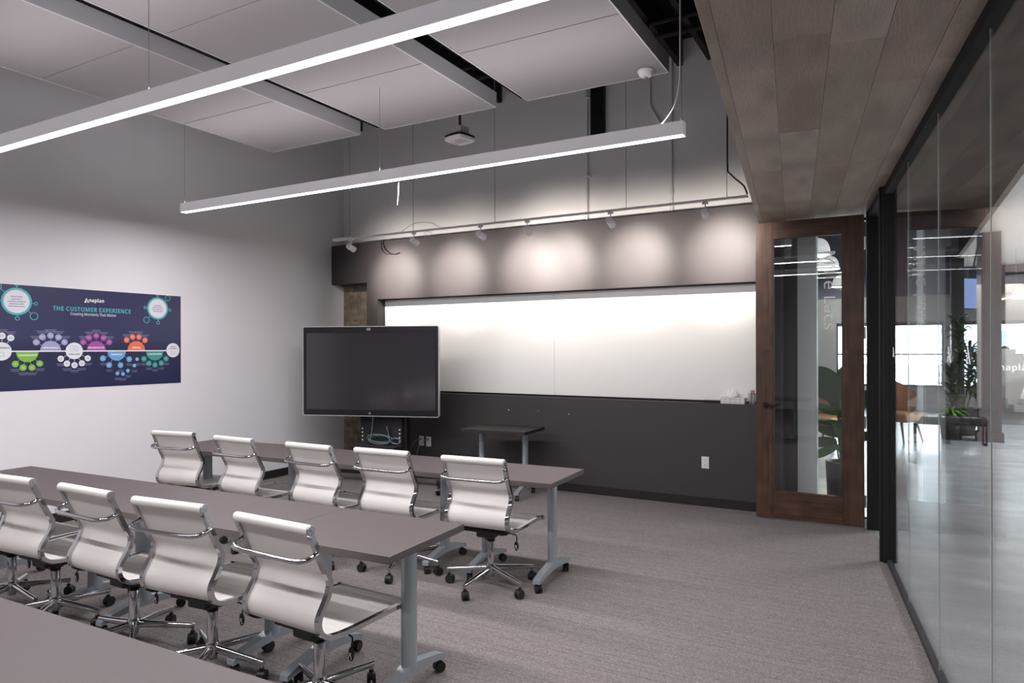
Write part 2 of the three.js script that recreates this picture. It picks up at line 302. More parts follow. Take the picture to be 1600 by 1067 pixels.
// linear pendants
function pendant(z, label, shift = 0) {
  const x0 = -6.02 + shift, x1 = -1.135 + shift, L = x1 - x0, t = thing('linear_pendant', label, 'pendant lamp', [(x0 + x1) / 2, 2.945, z], 0, 'long linear pendant lamps');
  mesh('housing', [box(-L / 2, 0.012, -0.034, L / 2, 0.085, 0.034), box(-L / 2, 0, -0.034, L / 2, 0.012, -0.03), box(-L / 2, 0, 0.03, L / 2, 0.012, 0.034)], M.lampBodyGlow, t);
  mesh('diffuser', rbox(L - 0.004, 0.012, 0.059, 0.003, 0, 0.004, 0, 1), M.lens, t);
  for (const s of [-1, 1]) mesh('end_cap', [rbox(0.004, 0.087, 0.07, 0.0015, s * (L / 2 + 0.002), 0.042, 0, 1)], M.lampBodyGlow, t);
  for (const x of [-6.0 + shift, -3.57, -1.15 + shift]) {
    const top = (x > -4.2 && x < -3) || (x > -5.73 && x < -4.52) ? 3.7 : DECK, c = mesh('cable', [cyl(0.0022, top - 3.03, 0, (top - 3.03) / 2, 0, 0.0022, 6)], M.steel, t);
    c.position.set(x - (x0 + x1) / 2, 0.085, 0); part('cable_grip', cyl(0.005, 0.03, 0, 0.015, 0, 0.003, 8), M.grey, c);
  }
  const l = new THREE.RectAreaLight(new THREE.Color().setRGB(1, 0.975, 0.998), PENDANT, L - 0.02, 0.056);
  l.position.set((x0 + x1) / 2, 2.938, z); l.lookAt((x0 + x1) / 2, 0, z); scene.add(l);
  mesh('added_top_strip', rbox(L - 0.06, 0.004, 0.05, 0.001, 0, 0.086, 0, 1), M.upFillGlow, t);  // added glowing strip, unseen from below, to go with the upward fill
  const up = new THREE.RectAreaLight(new THREE.Color().setRGB(1, 0.975, 0.998), UP_FILL, L - 0.06, 0.05);  // added fill light, lifting the ceiling panels and upper walls
  up.position.set((x0 + x1) / 2, 3.036, z); up.lookAt((x0 + x1) / 2, 6, z); scene.add(up);
  return t;
}
const pend2 = pendant(-4.245, 'white linear pendant lamp hanging nearer the whiteboard, wholly in view');
pendant(-2.31, 'white linear pendant lamp hanging above the second table row, cut by the picture top', 0.45);
pendant(-0.38, 'third white linear pendant lamp, out of view, mirrored as a line in the door glass', 0.5);
{
  const c = tag(mesh('power_cord', [tube([[-1.156, DECK, -4.245], [-1.156, 4.2, -4.245], [-1.158, 3.5, -4.245], [-1.16, 3.3, -4.245], [-1.19, 3.16, -4.245], [-1.24, 3.08, -4.245], [-1.285, 3.032, -4.245]], 0.0042, 60)], M.white), 'thin white cord curving down to the right end of the front pendant', 'cord');
  const d = tag(mesh('loose_wire', [tube([[-3.44, 3.032, -4.27], [-3.436, 3.04, -4.29], [-3.425, 2.98, -4.3], [-3.427, 2.86, -4.3], [-3.438, 2.76, -4.3]], 0.0035, 30)], M.white), 'short loose white wire dangling behind the front pendant', 'wire');
}

// track with six spotlights
{
  const t = thing('lighting_track', 'thin white lighting track hung along the back wall above the dark header', 'track', [-3.52, 2.94, -6.2]);
  mesh('rail', rbox(4.84, 0.02, 0.035, 0.003), M.white, t);
  mesh('feed_box', rbox(0.32, 0.034, 0.04, 0.004, -2.26, 0.0, 0), M.white, t);
  for (const x of [-5.68, -4.73, -3.66, -2.21, -1.277]) mesh('cable', [cyl(0.0028, DECK - 2.95, x + 3.52, (DECK - 2.95) / 2 + 0.01, 0, 0.0028, 6)], M.grey, t);
  tag(mesh('power_cord', [tube([[-1.269, DECK, -6.19], [-1.269, 4, -6.19], [-1.27, 3.25, -6.19], [-1.25, 3.16, -6.19], [-1.2, 3.1, -6.19], [-1.13, 3.03, -6.19], [-1.103, 2.955, -6.19]], 0.007, 50)], M.black), 'black cord bending down to the right end of the lighting track', 'cord');
  tag(mesh('loose_wire', [tube([[-4.9, 2.955, -6.2], [-4.72, 3.03, -6.2], [-4.5, 3.02, -6.2], [-4.36, 2.955, -6.2]], 0.003, 24), tube([[-4.62, 2.95, -6.21], [-4.55, 2.88, -6.24], [-4.5, 2.91, -6.23], [-4.6, 2.94, -6.2]], 0.003, 24)], M.white), 'pale loose wire looped over the lighting track near its second spotlight', 'wire');
  tag(mesh('loose_wire', [tube([[-5.86, 3.045, -7.1], [-5.87, 3.03, -7.05], [-5.85, 2.95, -7.045], [-5.77, 2.875, -7.045], [-5.68, 2.85, -7.045], [-5.6, 2.865, -7.045]], 0.006, 30), tube([[-5.84, 3.045, -7.1], [-5.9, 3.02, -7.045], [-5.89, 2.93, -7.045], [-5.83, 2.87, -7.045], [-5.75, 2.855, -7.045]], 0.0035, 30)], M.black), 'black loose wires hanging over the top of the dark header', 'wire');
}
const poolX = [-5.66, -4.716, -3.70, -3.28, -2.4, -1.49], headX = [-5.663, -4.72, -3.836, -3.273, -2.368, -1.467];
['first track spotlight from the left wall, left of the loose wires', 'second track spotlight, beside the wire loop on the track', 'third track spotlight from the left wall', 'fourth track spotlight from the left wall', 'fifth track spotlight, second from the wooden soffit', 'sixth track spotlight, nearest the wooden soffit'].forEach((label, i) => {
  const t = thing('track_spotlight', label, 'spotlight', [headX[i], 2.93, -6.2], 0, 'track spotlights');
  mesh('adapter', rbox(0.05, 0.022, 0.03, 0.003, 0, -0.011, 0), M.white, t);
  mesh('stem', [cyl(0.006, 0.06, 0, -0.05, 0), rbox(0.016, 0.03, 0.022, 0.003, 0, -0.078, 0)], M.white, t);
  const aim = V(poolX[i] - headX[i], 2.56 - 2.83, ZF + 6.2).normalize(), q = new THREE.Quaternion().setFromUnitVectors(V(0, -1, 0), aim);
  const can = mesh('can', lathe([[0, 0.05], [0.028, 0.05], [0.034, 0.044], [0.036, 0.03], [0.036, -0.062], [0.032, -0.062], [0.031, -0.045], [0, -0.045]], 24), M.white, t);
  can.position.set(0, -0.1, 0); can.quaternion.copy(q);
  part('lens', lathe([[0.0305, -0.046], [0.03, -0.05], [0, -0.05]], 20), M.lampLens, can);
  const at = V(headX[i], 2.83, -6.2).addScaledVector(aim, 0.075);
  for (const [power, angle, pen] of [[SPOT_BEAM, 33, 1], [SPOT_SPILL, 58, 1]]) {
    const s = new THREE.SpotLight(new THREE.Color().setRGB(1, 0.915, 0.83), power, 0, R(angle), pen, 2);
    s.position.copy(at); s.target.position.copy(at).add(aim); s.castShadow = true; s.shadow.radius = 1.2; scene.add(s, s.target);
  }
});

// conduits and the dark duct on the upper wall
function conduit(x, label, y0) {
  const t = thing('conduit', label, 'conduit', [x, y0, ZB + 0.02]);
  mesh('pipe', [cyl(0.014, DECK - y0, 0, (DECK - y0) / 2, 0)], M.conduit, t);
  for (const y of [0.55, 1.45]) mesh('strap', rbox(0.07, 0.02, 0.036, 0.003, 0.012, y, 0), M.conduit, t);
}
conduit(-3.068, 'grey vertical conduit on the upper wall beside the black duct', 3.04);
{
  const t = thing('conduit', 'pale thin conduit on the upper wall, ending in a cable tail', 'conduit', [-2.08, 3.1, ZB + 0.018]);
  mesh('pipe', [cyl(0.012, 1.83, 0, 0.915, 0)], M.white, t);
  mesh('coupling', [cyl(0.018, 0.05, 0, 0.2, 0), cyl(0.018, 0.05, 0, 0.04, 0)], M.white, t);
  mesh('cable_tail', [tube([[0, 0, 0], [-0.02, -0.03, 0.01], [-0.05, -0.05, 0.02]], 0.005), tube([[0, 0, 0], [0.01, -0.03, 0.01], [0.04, -0.05, 0.02]], 0.005)], M.white, t);
  tag(mesh('conduit', [tube([[-2.323, DECK, -7.28], [-2.323, 4.4, -7.28], [-2.323, 4.28, -7.28], [-2.27, 4.18, -7.28], [-2.195, 4.046, -7.28], [-2.13, 3.93, -7.28]], 0.013, 40, 8, 0.1)], M.conduit), 'grey conduit bending sideways on the upper wall below the smoke detector', 'conduit');
  tag(mesh('duct', [rbox(0.165, DECK - 4.02, 0.06, 0.004, 0, 0, 0)], M.black), 'black flat duct standing against the upper wall', 'duct').position.set(-2.925, (DECK + 4.02) / 2, ZB + 0.03);
}

// ================================================================ ON THE WALLS
// whiteboard in its recess
{
  const t = thing('whiteboard', 'long white dry-erase board set into the dark back wall', 'whiteboard', [0, 0, -7.2]), y0 = 1.064, y1 = 2.268;
  mesh('board_panel', rbox(2.52, y1 - y0, 0.02, 0.002, -4.711, (y0 + y1) / 2, -0.01), M.board, t);
  mesh('board_panel', rbox(2.441, y1 - y0, 0.02, 0.002, -2.2285, (y0 + y1) / 2, -0.01), M.board, t);
  mesh('bottom_trim', rbox(4.97, 0.014, 0.012, 0.002, -3.493, y0 + 0.004, 0.006), M.black, t);
}
const LEDGE = 1.055;
{
  const t = thing('eraser', 'black whiteboard eraser lying on the ledge left of the tissue box', 'eraser', [-1.615, LEDGE, -7.12]);
  mesh('handle', rbox(0.17, 0.016, 0.05, 0.005, 0, 0.02, 0), M.black, t); mesh('felt', rbox(0.166, 0.012, 0.046, 0.002, 0, 0.006, 0), M.rubber, t);
  const b = thing('tissue_box', 'patterned white tissue box on the whiteboard ledge', 'tissue box', [-1.408, LEDGE, -7.125]);
  const map = texture(256, 128, (x, y) => { const k = Math.floor(x / 52), d = Math.hypot((x % 52) - 26, (y % 64) - 32); const line = Math.abs(d - 17 + 7 * noise(x / 9, y / 9, k)) < 2.2; return line ? [120 + 60 * hash(k, 1, 1), 128, 132] : [222, 222, 220]; }, true, [0.24, 0.06]);
  mesh('carton', rbox(0.235, 0.062, 0.115, 0.003, 0, 0.031, 0), std('#ffffff', 0.6, { map }), b);
  mesh('opening', new THREE.CylinderGeometry(0.05, 0.05, 0.002, 24).scale(1.5, 1, 0.55).translate(0, 0.0628, 0), M.grey, b);
  const g = new THREE.SphereGeometry(0.045, 24, 16); const p = g.attributes.position;
  for (let i = 0; i < p.count; i++) { const x = p.getX(i), y = p.getY(i), z = p.getZ(i), a = Math.atan2(z, x), f = 1 + 0.22 * Math.sin(a * 5 + y * 40) * (0.4 + Math.abs(y) * 8); p.setXYZ(i, x * f * 1.25, Math.max(-0.02, y) * 1.35 + 0.012 * Math.sin(a * 3), z * f * 0.55); }
  g.computeVertexNormals(); part('tissue', g, std('#f4f1ee', 0.9), b, [-0.02, 0.082, 0]);
  const c = thing('marker_cup', 'clear cup of markers on the ledge beside the wooden door', 'cup', [-1.228, LEDGE, -7.125]);
  mesh('cup', lathe([[0, 0.003], [0.03, 0.003], [0.036, 0.11], [0.0385, 0.11], [0.0325, 0], [0, 0]], 24), phys('#f3f3f3', 0.05, { transmission: 0.9, thickness: 0, ior: 1.4 }), c);
  [['red_marker', '#c23a3f', 0.012, 0.004, 0.10], ['red_marker', '#b32f36', 0.018, -0.012, -0.08], ['black_marker', '#232325', -0.012, 0.006, 0.2], ['white_marker', '#e4e2e2', -0.016, -0.01, -0.15]].forEach(([n, col, x, z, tilt], i) => {
    const m = thing(n, ['red-capped marker upright in the clear cup, nearer the door', 'red marker leaning back in the clear cup behind another red one', 'black marker standing in the clear cup', 'white marker standing in the clear cup'][i], 'marker', [-1.228 + x, LEDGE + 0.0045, -7.125 + z], 0, 'markers in the clear cup'); m.rotation.z = -tilt * 0.5;
    mesh('barrel', [cyl(0.006, 0.09, 0, 0.047, 0, 0.006, 12)], i < 2 ? M.white : std(col, 0.4), m); mesh('cap', [cyl(0.0068, 0.045, 0, 0.113, 0, 0.0055, 12)], std(col, 0.4), m);
  });
}
// outlets
function outlet(x, y, label) {
  const t = thing('wall_outlet', label, 'outlet', [x, y, ZF]);
  mesh('plate', rbox(0.076, 0.122, 0.006, 0.003, 0, 0, 0.003), M.plate, t);
  for (const s of [1, -1]) {
    const k = part('socket', rbox(0.034, 0.03, 0.004, 0.004, 0, 0, 0), M.whiteGloss, t, [0, s * 0.024, 0.0065]);
    mesh('slot', [cbox(0.003, 0.009, 0.001, -0.007, 0.003, 0.0022), cbox(0.003, 0.007, 0.001, 0.007, 0.003, 0.0022), cyl(0.0025, 0.001).rotateX(Math.PI / 2).translate(0, -0.008, 0.0022)], M.black, k);
  }
}
outlet(-1.676, 0.447, 'white wall outlet alone on the dark wall left of the door'); outlet(-5.262, 0.44, 'white wall outlet beside the display stand, left of the pair'); outlet(-5.15, 0.438, 'white wall outlet near the display stand, right of the pair');
for (const [x, l] of [[-5.262, 'grey cord plugged into the left outlet of the pair'], [-5.15, 'grey cord plugged into the right outlet of the pair']]) {
  const t = thing('plugged_cord', l, 'cord', [x, 0.45, ZF + 0.008], 0, 'cords in the paired outlets');
  mesh('plug', rbox(0.026, 0.028, 0.035, 0.004, 0, 0.014, 0.0185), M.grey, t);
  mesh('cord', [tube([[0, 0.014, 0.034], [-0.03, 0.0, 0.07], [-0.09, -0.09, 0.09], [-0.13, -0.25, 0.1], [-0.15, -0.38, 0.14], [-0.2, -0.443, 0.22]], 0.004, 40)], M.grey, t);
}

for (const [x, y, l] of [[-3.98, 0.888, 'tiny pale wall pin on the dark wall, left of the trio above the small table'], [-3.59, 0.888, 'tiny pale wall pin on the dark wall, middle of the trio above the small table'], [-3.2, 0.872, 'tiny pale wall pin on the dark wall, right of the trio above the small table']])
  tag(part('wall_pin', lathe([[0, 0.008], [0.006, 0.007], [0.009, 0.003], [0.009, 0], [0, 0]], 14).rotateX(Math.PI / 2), M.steel, scene, [x, y, ZF]), l, 'pin', 'wall pins above the small table').name = numbered('wall_pin');

// poster
{
  const W = 1.88, H = 0.943, cv = document.createElement('canvas'); cv.width = 2048; cv.height = Math.round(2048 * H / W);
  const c = cv.getContext('2d'), S = 2048 / W, P = (s) => (W - s) * S, Q = (v) => v * S;
  c.fillStyle = '#23274f'; c.fillRect(0, 0, 2048, 1100);
  const g = c.createLinearGradient(0, 0, 0, cv.height); g.addColorStop(0, '#2f3058'); g.addColorStop(0.5, '#2b2f5c'); g.addColorStop(0.62, '#1a1f45'); g.addColorStop(1, '#1b2350'); c.fillStyle = g; c.fillRect(0, 0, 2048, cv.height);
  const disc = (s, v, r, f, stroke, lw) => { c.beginPath(); c.arc(P(s), Q(v), r * S, 0, 7); if (f) { c.fillStyle = f; c.fill(); } if (stroke) { c.strokeStyle = stroke; c.lineWidth = lw * S; c.stroke(); } };
  const line = (a, b, d, e, col, lw) => { c.beginPath(); c.moveTo(P(a), Q(b)); c.lineTo(P(d), Q(e)); c.strokeStyle = col; c.lineWidth = lw * S; c.stroke(); };
  const text = (str, s, v, size, col, w, weight = 'bold') => { c.font = weight + ' ' + size * S + 'px sans-serif'; c.fillStyle = col; c.textAlign = 'center'; c.textBaseline = 'middle'; const k = w ? w * S / c.measureText(str).width : 1; c.save(); c.translate(P(s), Q(v)); c.scale(k, 1); c.fillText(str, 0, 0); c.restore(); };
  const dash = (s, v, w, n = 2) => { c.fillStyle = 'rgba(225,225,240,0.55)'; for (let i = 0; i < n; i++) { const ww = w * (i ? 0.75 : 1); let x = P(s) - ww * S / 2; while (x < P(s) + ww * S / 2) { c.fillRect(x, Q(v + i * 0.014), 5, 0.007 * S); x += 7; } } };
  const teal = '#4fb9b9', pale = '#e9e7f2';
  const wheel = (s, v, r, ends, lines) => {
    for (const [dx, dy, er] of ends) { line(s, v, s - dx, v + dy, teal, 0.006); disc(s - dx, v + dy, er, '#2a2e58', teal, 0.007); }
    disc(s, v, r, pale, teal, r * 0.17); lines.forEach((t, i) => text(t, s, v + (i - (lines.length - 1) / 2) * 0.0245 * r / 0.13, 0.017 * r / 0.13, '#3c3d5c', null));
  };
  wheel(1.6, 0.149, 0.113, [[-0.15, -0.125, 0.03], [0.0, -0.165, 0.024], [0.155, 0.012, 0.013], [0.14, 0.125, 0.032], [0.005, 0.15, 0.016], [-0.155, 0.0, 0.013]], ['Strive to give', 'customers a', 'seamless, delightful', 'experience with', 'clear expectations']);
  wheel(0.267, 0.145, 0.108, [[0.0, -0.15, 0.018], [0.115, -0.115, 0.028], [0.14, 0.01, 0.013], [-0.125, 0.125, 0.03], [0.005, 0.15, 0.016], [-0.14, -0.002, 0.012]], ['A great to', 'better customer', 'feel experience &', 'help them shine']);
  c.fillStyle = '#ffffff'; const lx = P(1.02), ly = Q(0.083), u = 0.044 * S;   // word mark: slanted bar, small bar and dot, then letters
  c.beginPath(); c.moveTo(lx, ly + u); c.lineTo(lx + u * 0.42, ly); c.lineTo(lx + u * 0.66, ly); c.lineTo(lx + u * 0.26, ly + u); c.fill();
  c.beginPath(); c.moveTo(lx + u * 0.6, ly + u * 0.45); c.lineTo(lx + u * 0.76, ly + u * 0.3); c.lineTo(lx + u * 0.98, ly + u); c.lineTo(lx + u * 0.76, ly + u); c.fill(); c.fillRect(lx + u * 0.36, ly + u * 0.72, u * 0.16, u * 0.2);
  text('naplan', 0.903, 0.1, 0.05, '#ffffff', 0.15); text('THE CUSTOMER EXPERIENCE', 0.93, 0.193, 0.058, '#4fb6c0', 0.745); text('Creating Moments That Matter', 0.928, 0.24, 0.036, '#f1f0f8', 0.44, '');
  line(1.72, 0.592, 0.08, 0.592, '#f4f3fa', 0.012);
  const half = (s, v, r, col, up, label) => { c.beginPath(); c.arc(P(s), Q(v), r * S, up ? Math.PI : 0, up ? 2 * Math.PI : Math.PI); c.fillStyle = col; c.fill(); text(label, s, v + (up ? -0.026 : 0.03), 0.022, '#fbfaff', Math.min(0.155, label.length * 0.0128)); };
  const spokes = (s, v, r, col, list, white) => { for (const [a, b, rr] of list) { if (!rr) line(s, v, a, b, col, 0.004); disc(a, b, rr ?? 0.029, col); c.strokeStyle = white ?? 'rgba(255,255,255,0.65)'; c.lineWidth = 3; c.strokeRect(P(a) - 10, Q(b) - 7, 20, 14); } };
  const A = (s, v, list, up, w = 0.08) => list.forEach(([a, b]) => dash(a, b + (up ? -0.056 : 0.046), w));
  const lav = '#a9a7cf', grn = '#86bf45', pur = '#b04fa5', blu = '#6fa8dc', org = '#ef7a55', tea = '#3f9d97', wh = '#ececf3';
  let l = [[1.716, 0.456], [1.648, 0.473]]; spokes(1.716, 0.592, 0, wh, l, '#8a8aa0'); A(0, 0, l, 1);
  l = [[1.612, 0.704], [1.55, 0.738], [1.478, 0.739], [1.414, 0.704]]; spokes(1.515, 0.6, 0, grn, l); A(0, 0, l, 0); half(1.515, 0.598, 0.092, grn, false, 'CONSIDERATION');
  l = [[1.442, 0.51], [1.391, 0.462], [1.322, 0.447], [1.253, 0.463], [1.2, 0.508]]; spokes(1.32, 0.58, 0, lav, l); A(0, 0, l, 1, 0.1); half(1.32, 0.586, 0.09, lav, true, 'DEVELOPMENT');
  l = [[1.233, 0.663], [1.179, 0.71], [1.111, 0.726], [1.043, 0.709], [0.988, 0.662]]; spokes(1.112, 0.59, 0, wh, l, '#8a8aa0'); A(0, 0, l, 0); disc(1.112, 0.59, 0.079, wh); text('PURCHASE', 1.112, 0.622, 0.02, '#55566f', 0.098); c.strokeStyle = '#a9a9bd'; c.lineWidth = 3; c.strokeRect(P(1.112) - 0.036 * S, Q(0.545), 0.072 * S, 0.045 * S); c.strokeRect(P(1.112) - 0.012 * S, Q(0.56), 0.03 * S, 0.016 * S);
  l = [[1.03, 0.506], [0.975, 0.462], [0.907, 0.443], [0.837, 0.463], [0.78, 0.505]]; spokes(0.906, 0.58, 0, pur, l); A(0, 0, l, 1); half(0.906, 0.586, 0.091, pur, true, 'IMPLEMENTATION');
  l = [[0.843, 0.665], [0.782, 0.732], [0.667, 0.736], [0.578, 0.677], [0.495, 0.678, 0.019], [0.524, 0.744, 0.019], [0.592, 0.794, 0.02], [0.643, 0.825, 0.02], [0.699, 0.817, 0.02]]; spokes(0.705, 0.6, 0, blu, l); A(0, 0, l, 0, 0.06); half(0.705, 0.598, 0.092, blu, false, 'IMMERSION');
  l = [[0.604, 0.481], [0.542, 0.45], [0.474, 0.449], [0.409, 0.482]]; spokes(0.502, 0.58, 0, org, l); A(0, 0, l, 1); half(0.502, 0.586, 0.093, org, true, 'RUNNING');
  l = [[0.421, 0.676], [0.367, 0.724], [0.3, 0.742], [0.229, 0.724], [0.173, 0.678]]; spokes(0.302, 0.6, 0, tea, l); A(0, 0, l, 0, 0.07); half(0.302, 0.598, 0.096, tea, false, 'CONTINUATION');
  disc(1.72, 0.592, 0.08, wh); text('AWARENESS', 1.72, 0.562, 0.021, '#55566f', 0.13); c.strokeStyle = '#a9a9bd'; c.strokeRect(P(1.72) - 20, Q(0.6), 40, 36);
  disc(0.093, 0.588, 0.077, wh); text('HAPPY', 0.093, 0.55, 0.018, '#55566f'); text('CUSTOMER', 0.093, 0.57, 0.018, '#55566f');
  c.beginPath(); const hx = P(0.093), hy = Q(0.612), k = 0.02 * S; c.moveTo(hx, hy + k * 1.3); c.bezierCurveTo(hx - k * 2, hy, hx - k, hy - k, hx, hy); c.bezierCurveTo(hx + k, hy - k, hx + k * 2, hy, hx, hy + k * 1.3); c.stroke();
  const map = new THREE.CanvasTexture(cv); map.colorSpace = THREE.SRGBColorSpace;
  const t = thing('poster', 'dark blue wide poster with coloured circles on the left wall', 'poster', [XL, 1.252, -2.877 - W / 2]);
  mesh('sheet', box(0.0005, 0, -W / 2, 0.0025, H, W / 2), M.plate, t);
  part('print', new THREE.PlaneGeometry(W, H).rotateY(Math.PI / 2), phys('#ffffff', 0.3, { map, clearcoat: 0.3, clearcoatRoughness: 0.25 }), t, [0.0032, H / 2, 0]);
}

// big display on its stand
{
  const yaw = R(18), t = thing('display', 'large black flat display with a thin silver edge on a dark stand', 'display', [-5.375, 1.353, -6.2], yaw), w = 1.70, h = 1.062;
  const fr = new THREE.Shape(); const rr = (s, a, b, r) => { s.moveTo(-a + r, -b); s.lineTo(a - r, -b); s.quadraticCurveTo(a, -b, a, -b + r); s.lineTo(a, b - r); s.quadraticCurveTo(a, b, a - r, b); s.lineTo(-a + r, b); s.quadraticCurveTo(-a, b, -a, b - r); s.lineTo(-a, -b + r); s.quadraticCurveTo(-a, -b, -a + r, -b); };
  rr(fr, w / 2 - 0.006, h / 2 - 0.006, 0.02); const hole = new THREE.Path(); rr(hole, w / 2 - 0.042, h / 2 - 0.075, 0.002); fr.holes.push(hole);
  mesh('bezel', new THREE.ExtrudeGeometry(fr, { depth: 0.008, bevelEnabled: false }).translate(0, 0, -0.006), M.bezel, t);
  mesh('screen', box(-w / 2 + 0.04, -h / 2 + 0.073, -0.006, w / 2 - 0.04, h / 2 - 0.073, -0.001), M.screen, t);
  const ring = new THREE.Shape(); rr(ring, w / 2, h / 2, 0.026); const inner = new THREE.Path(); rr(inner, w / 2 - 0.0075, h / 2 - 0.0075, 0.02); ring.holes.push(inner);
  mesh('silver_edge', new THREE.ExtrudeGeometry(ring, { depth: 0.05, bevelEnabled: false, curveSegments: 6 }).translate(0, 0, -0.046), std('#d9d9dc', 0.3, { metalness: 0.5 }), t).userData.label = 'thin silver edge';
  mesh('back_plate', rbox(w - 0.02, h - 0.02, 0.04, 0.01, 0, 0, -0.03), M.black, t);
  mesh('back_cover', rbox(w - 0.3, h - 0.3, 0.06, 0.02, 0, 0, -0.08), M.black, t);
  const cam = mesh('camera_badge', rbox(0.05, 0.03, 0.006, 0.003, -0.01, h / 2 - 0.036, 0.004), M.grey, t);
  const b = mesh('logo_badge', [new THREE.CylinderGeometry(0.015, 0.015, 0.002, 24).rotateX(Math.PI / 2)], M.grey, t); b.position.set(0, -h / 2 + 0.036, 0.003);
  const hp = new M.Text('hp', { font: M.bold, size: 0.013, depth: 0.0006, curveSegments: 3 }); hp.computeBoundingBox(); hp.translate(-hp.boundingBox.max.x / 2, -0.004, 0.001); mesh('lettering', hp, M.black, b);
  const s = thing('display_stand', 'black rolling stand under the large display', 'stand', [-5.345, 0, -6.28], R(9));
  mesh('front_panel', rbox(0.56, 0.62, 0.03, 0.004, 0.0, 0.75, -0.12), M.blackMatt, s);
  mesh('post', rbox(0.62, 1.35, 0.1, 0.01, 0.02, 0.83, -0.19), M.black, s);
  for (const x of [-0.135, 0.13]) mesh('hand_slot', new THREE.CapsuleGeometry(0.028, 0.075, 4, 12).scale(1, 1, 0.1).translate(x, 0.61, -0.1042), M.blackSteel, s);
  for (const x of [-0.255, 0.255]) for (let k = 0; k < 4; k++) mesh('bolt', cyl(0.009, 0.004).rotateX(Math.PI / 2).translate(x, 0.655 - 0.046 * k, -0.103), M.whiteGloss, s);
  mesh('shelf', rbox(0.6, 0.02, 0.22, 0.004, 0, 0.465, -0.0), M.blackMatt, s);
  mesh('base_beam', [rbox(2.0, 0.07, 0.09, 0.012, 0, 0.135, -0.15), rbox(0.08, 0.07, 0.56, 0.012, -0.96, 0.135, 0), rbox(0.08, 0.07, 0.56, 0.012, 0.96, 0.135, 0)], M.black, s);
  for (const x of [-0.96, 0.96]) for (const z of [-0.24, 0.24]) {
    const k = part('caster', [cyl(0.014, 0.03, 0, 0.09, 0), rbox(0.05, 0.03, 0.05, 0.006, 0, 0.078, 0.012)], M.black, s, [x, 0, z]);
    for (const d of [-0.02, 0.02]) mesh('wheel', cylX(0.043, 0.022, d, 0.043, 0.02), M.rubber, k);
    if (z > 0) part('brake_lever', rbox(0.05, 0.006, 0.05, 0.002), M.steel, k, [0, 0.075, 0.06], [0.4, 0, 0]);
  }
  const coil = []; for (let i = 0; i <= 90; i++) { const a = i / 90 * Math.PI * 2 * 4, k = 1 + 0.12 * Math.sin(a * 0.61); coil.push([0.155 * k * Math.cos(a) + 0.02 * Math.sin(a * 0.37), 0.066 + 0.05 * k * Math.sin(a) + 0.006 * Math.sin(a * 0.5), -0.055 + 0.03 * Math.cos(a * 0.5) + 0.012 * Math.sin(a)]); }
  const coil2 = []; for (let i = 0; i <= 30; i++) { const a = i / 30 * Math.PI * 2 * 2; coil2.push([0.225 + 0.062 * Math.cos(a), 0.05 + 0.034 * Math.sin(a) + 0.006 * i / 30, -0.05 + 0.012 * Math.sin(a * 0.5)]); }
  const cableMap = texture(64, 64, (x, y) => ((x * 4 + y * 2) & 31) < 9 ? [196, 226, 232] : [24, 46, 56], true, [0.09, 1]);
  const cb = tag(mesh('coiled_cable', [tube(coil, 0.0062, 300, 6), tube(coil2, 0.0055, 90, 6), tube([[-0.07, 0.47, -0.04], [-0.075, 0.3, -0.03], [-0.09, 0.12, -0.02], [-0.1, 0.05, 0.0]], 0.006, 30, 6), tube([[0.09, 0.22, -0.06], [0.13, 0.14, -0.04], [0.17, 0.05, 0.0]], 0.005, 20, 6)], std('#ffffff', 0.6, { map: cableMap })), 'teal and black flecked cable coiled on the stand below the display', 'cable');
  cb.position.set(-5.345 + 0.012, 0.4755, -6.28); cb.rotation.y = R(9);
}

// ================================================================ FURNITURE
// T-leg table, origin on the floor below the middle of the top
function legGeometry() {
  const out = [], N = 14, zt = (u) => u * 0.272;                           // arched foot along z
  for (let i = 0; i <= N; i++) { const u = -1 + 2 * i / N; out.push([zt(u), 0.075 + 0.062 * Math.pow(1 - Math.abs(u), 0.75) + 0.012]); }
  const low = []; for (let i = N; i >= 0; i--) { const u = -1 + 2 * i / N; low.push([zt(u), 0.062 + 0.03 * (1 - u * u)]); }
  return [extrudeX([...out, ...low], 0.05, 0.9), new THREE.CylinderGeometry(0.5, 0.5, 0.58, 28).scale(0.062, 1, 0.095).translate(0, 0.41, 0), rbox(0.05, 0.016, 0.42, 0.003, 0, 0.7, 0)];
}
const footLeg = join(legGeometry()), casterHood = join([cyl(0.011, 0.02, 0, 0.058, 0), new THREE.CylinderGeometry(0.027, 0.027, 0.03, 18, 1, false, 0, Math.PI).rotateZ(Math.PI / 2).translate(0, 0.03, 0.004)]);
const wheelGeo = new THREE.CylinderGeometry(0.027, 0.027, 0.016, 20).rotateZ(Math.PI / 2);
function caster(parent, x, z, turn, lift = 0, r = 1) {
  const c = part('caster', casterHood, M.black, parent, [x, lift, z], [0, turn, 0]); c.scale.setScalar(r);
  for (const d of [-0.012, 0.012]) part('wheel', wheelGeo, M.rubber, c, [d, 0.0275, 0.006]);
  return c;
}
function table(L, D, insetL, insetR, name, label, cat, pos, turn, group, dark) {
  const t = thing(name, label, cat, pos, turn, group);
  mesh('tabletop', rbox(L - 0.002, 0.004, D, 0.0015, 0, 0.738, 0, 1), dark ? M.laminateDark : M.laminate, t);
  mesh('edge_band', rbox(L - 0.002, 0.03, D, 0.002, 0, 0.7208, 0, 1), dark ? M.laminateDark : M.laminateEdge, t);
  for (const x of [-L / 2 + insetL, L / 2 - insetR]) {
    const l = part('leg', footLeg, M.silver, t, [x, 0, 0]); if (D < 0.58) l.scale.z = 0.9;
    caster(t, x, 0.245 * (D < 0.58 ? 0.9 : 1), R(20 + 40 * rnd())); caster(t, x, -0.245 * (D < 0.58 ? 0.9 : 1), R(200 - 60 * rnd()));
  }
  return t;
}
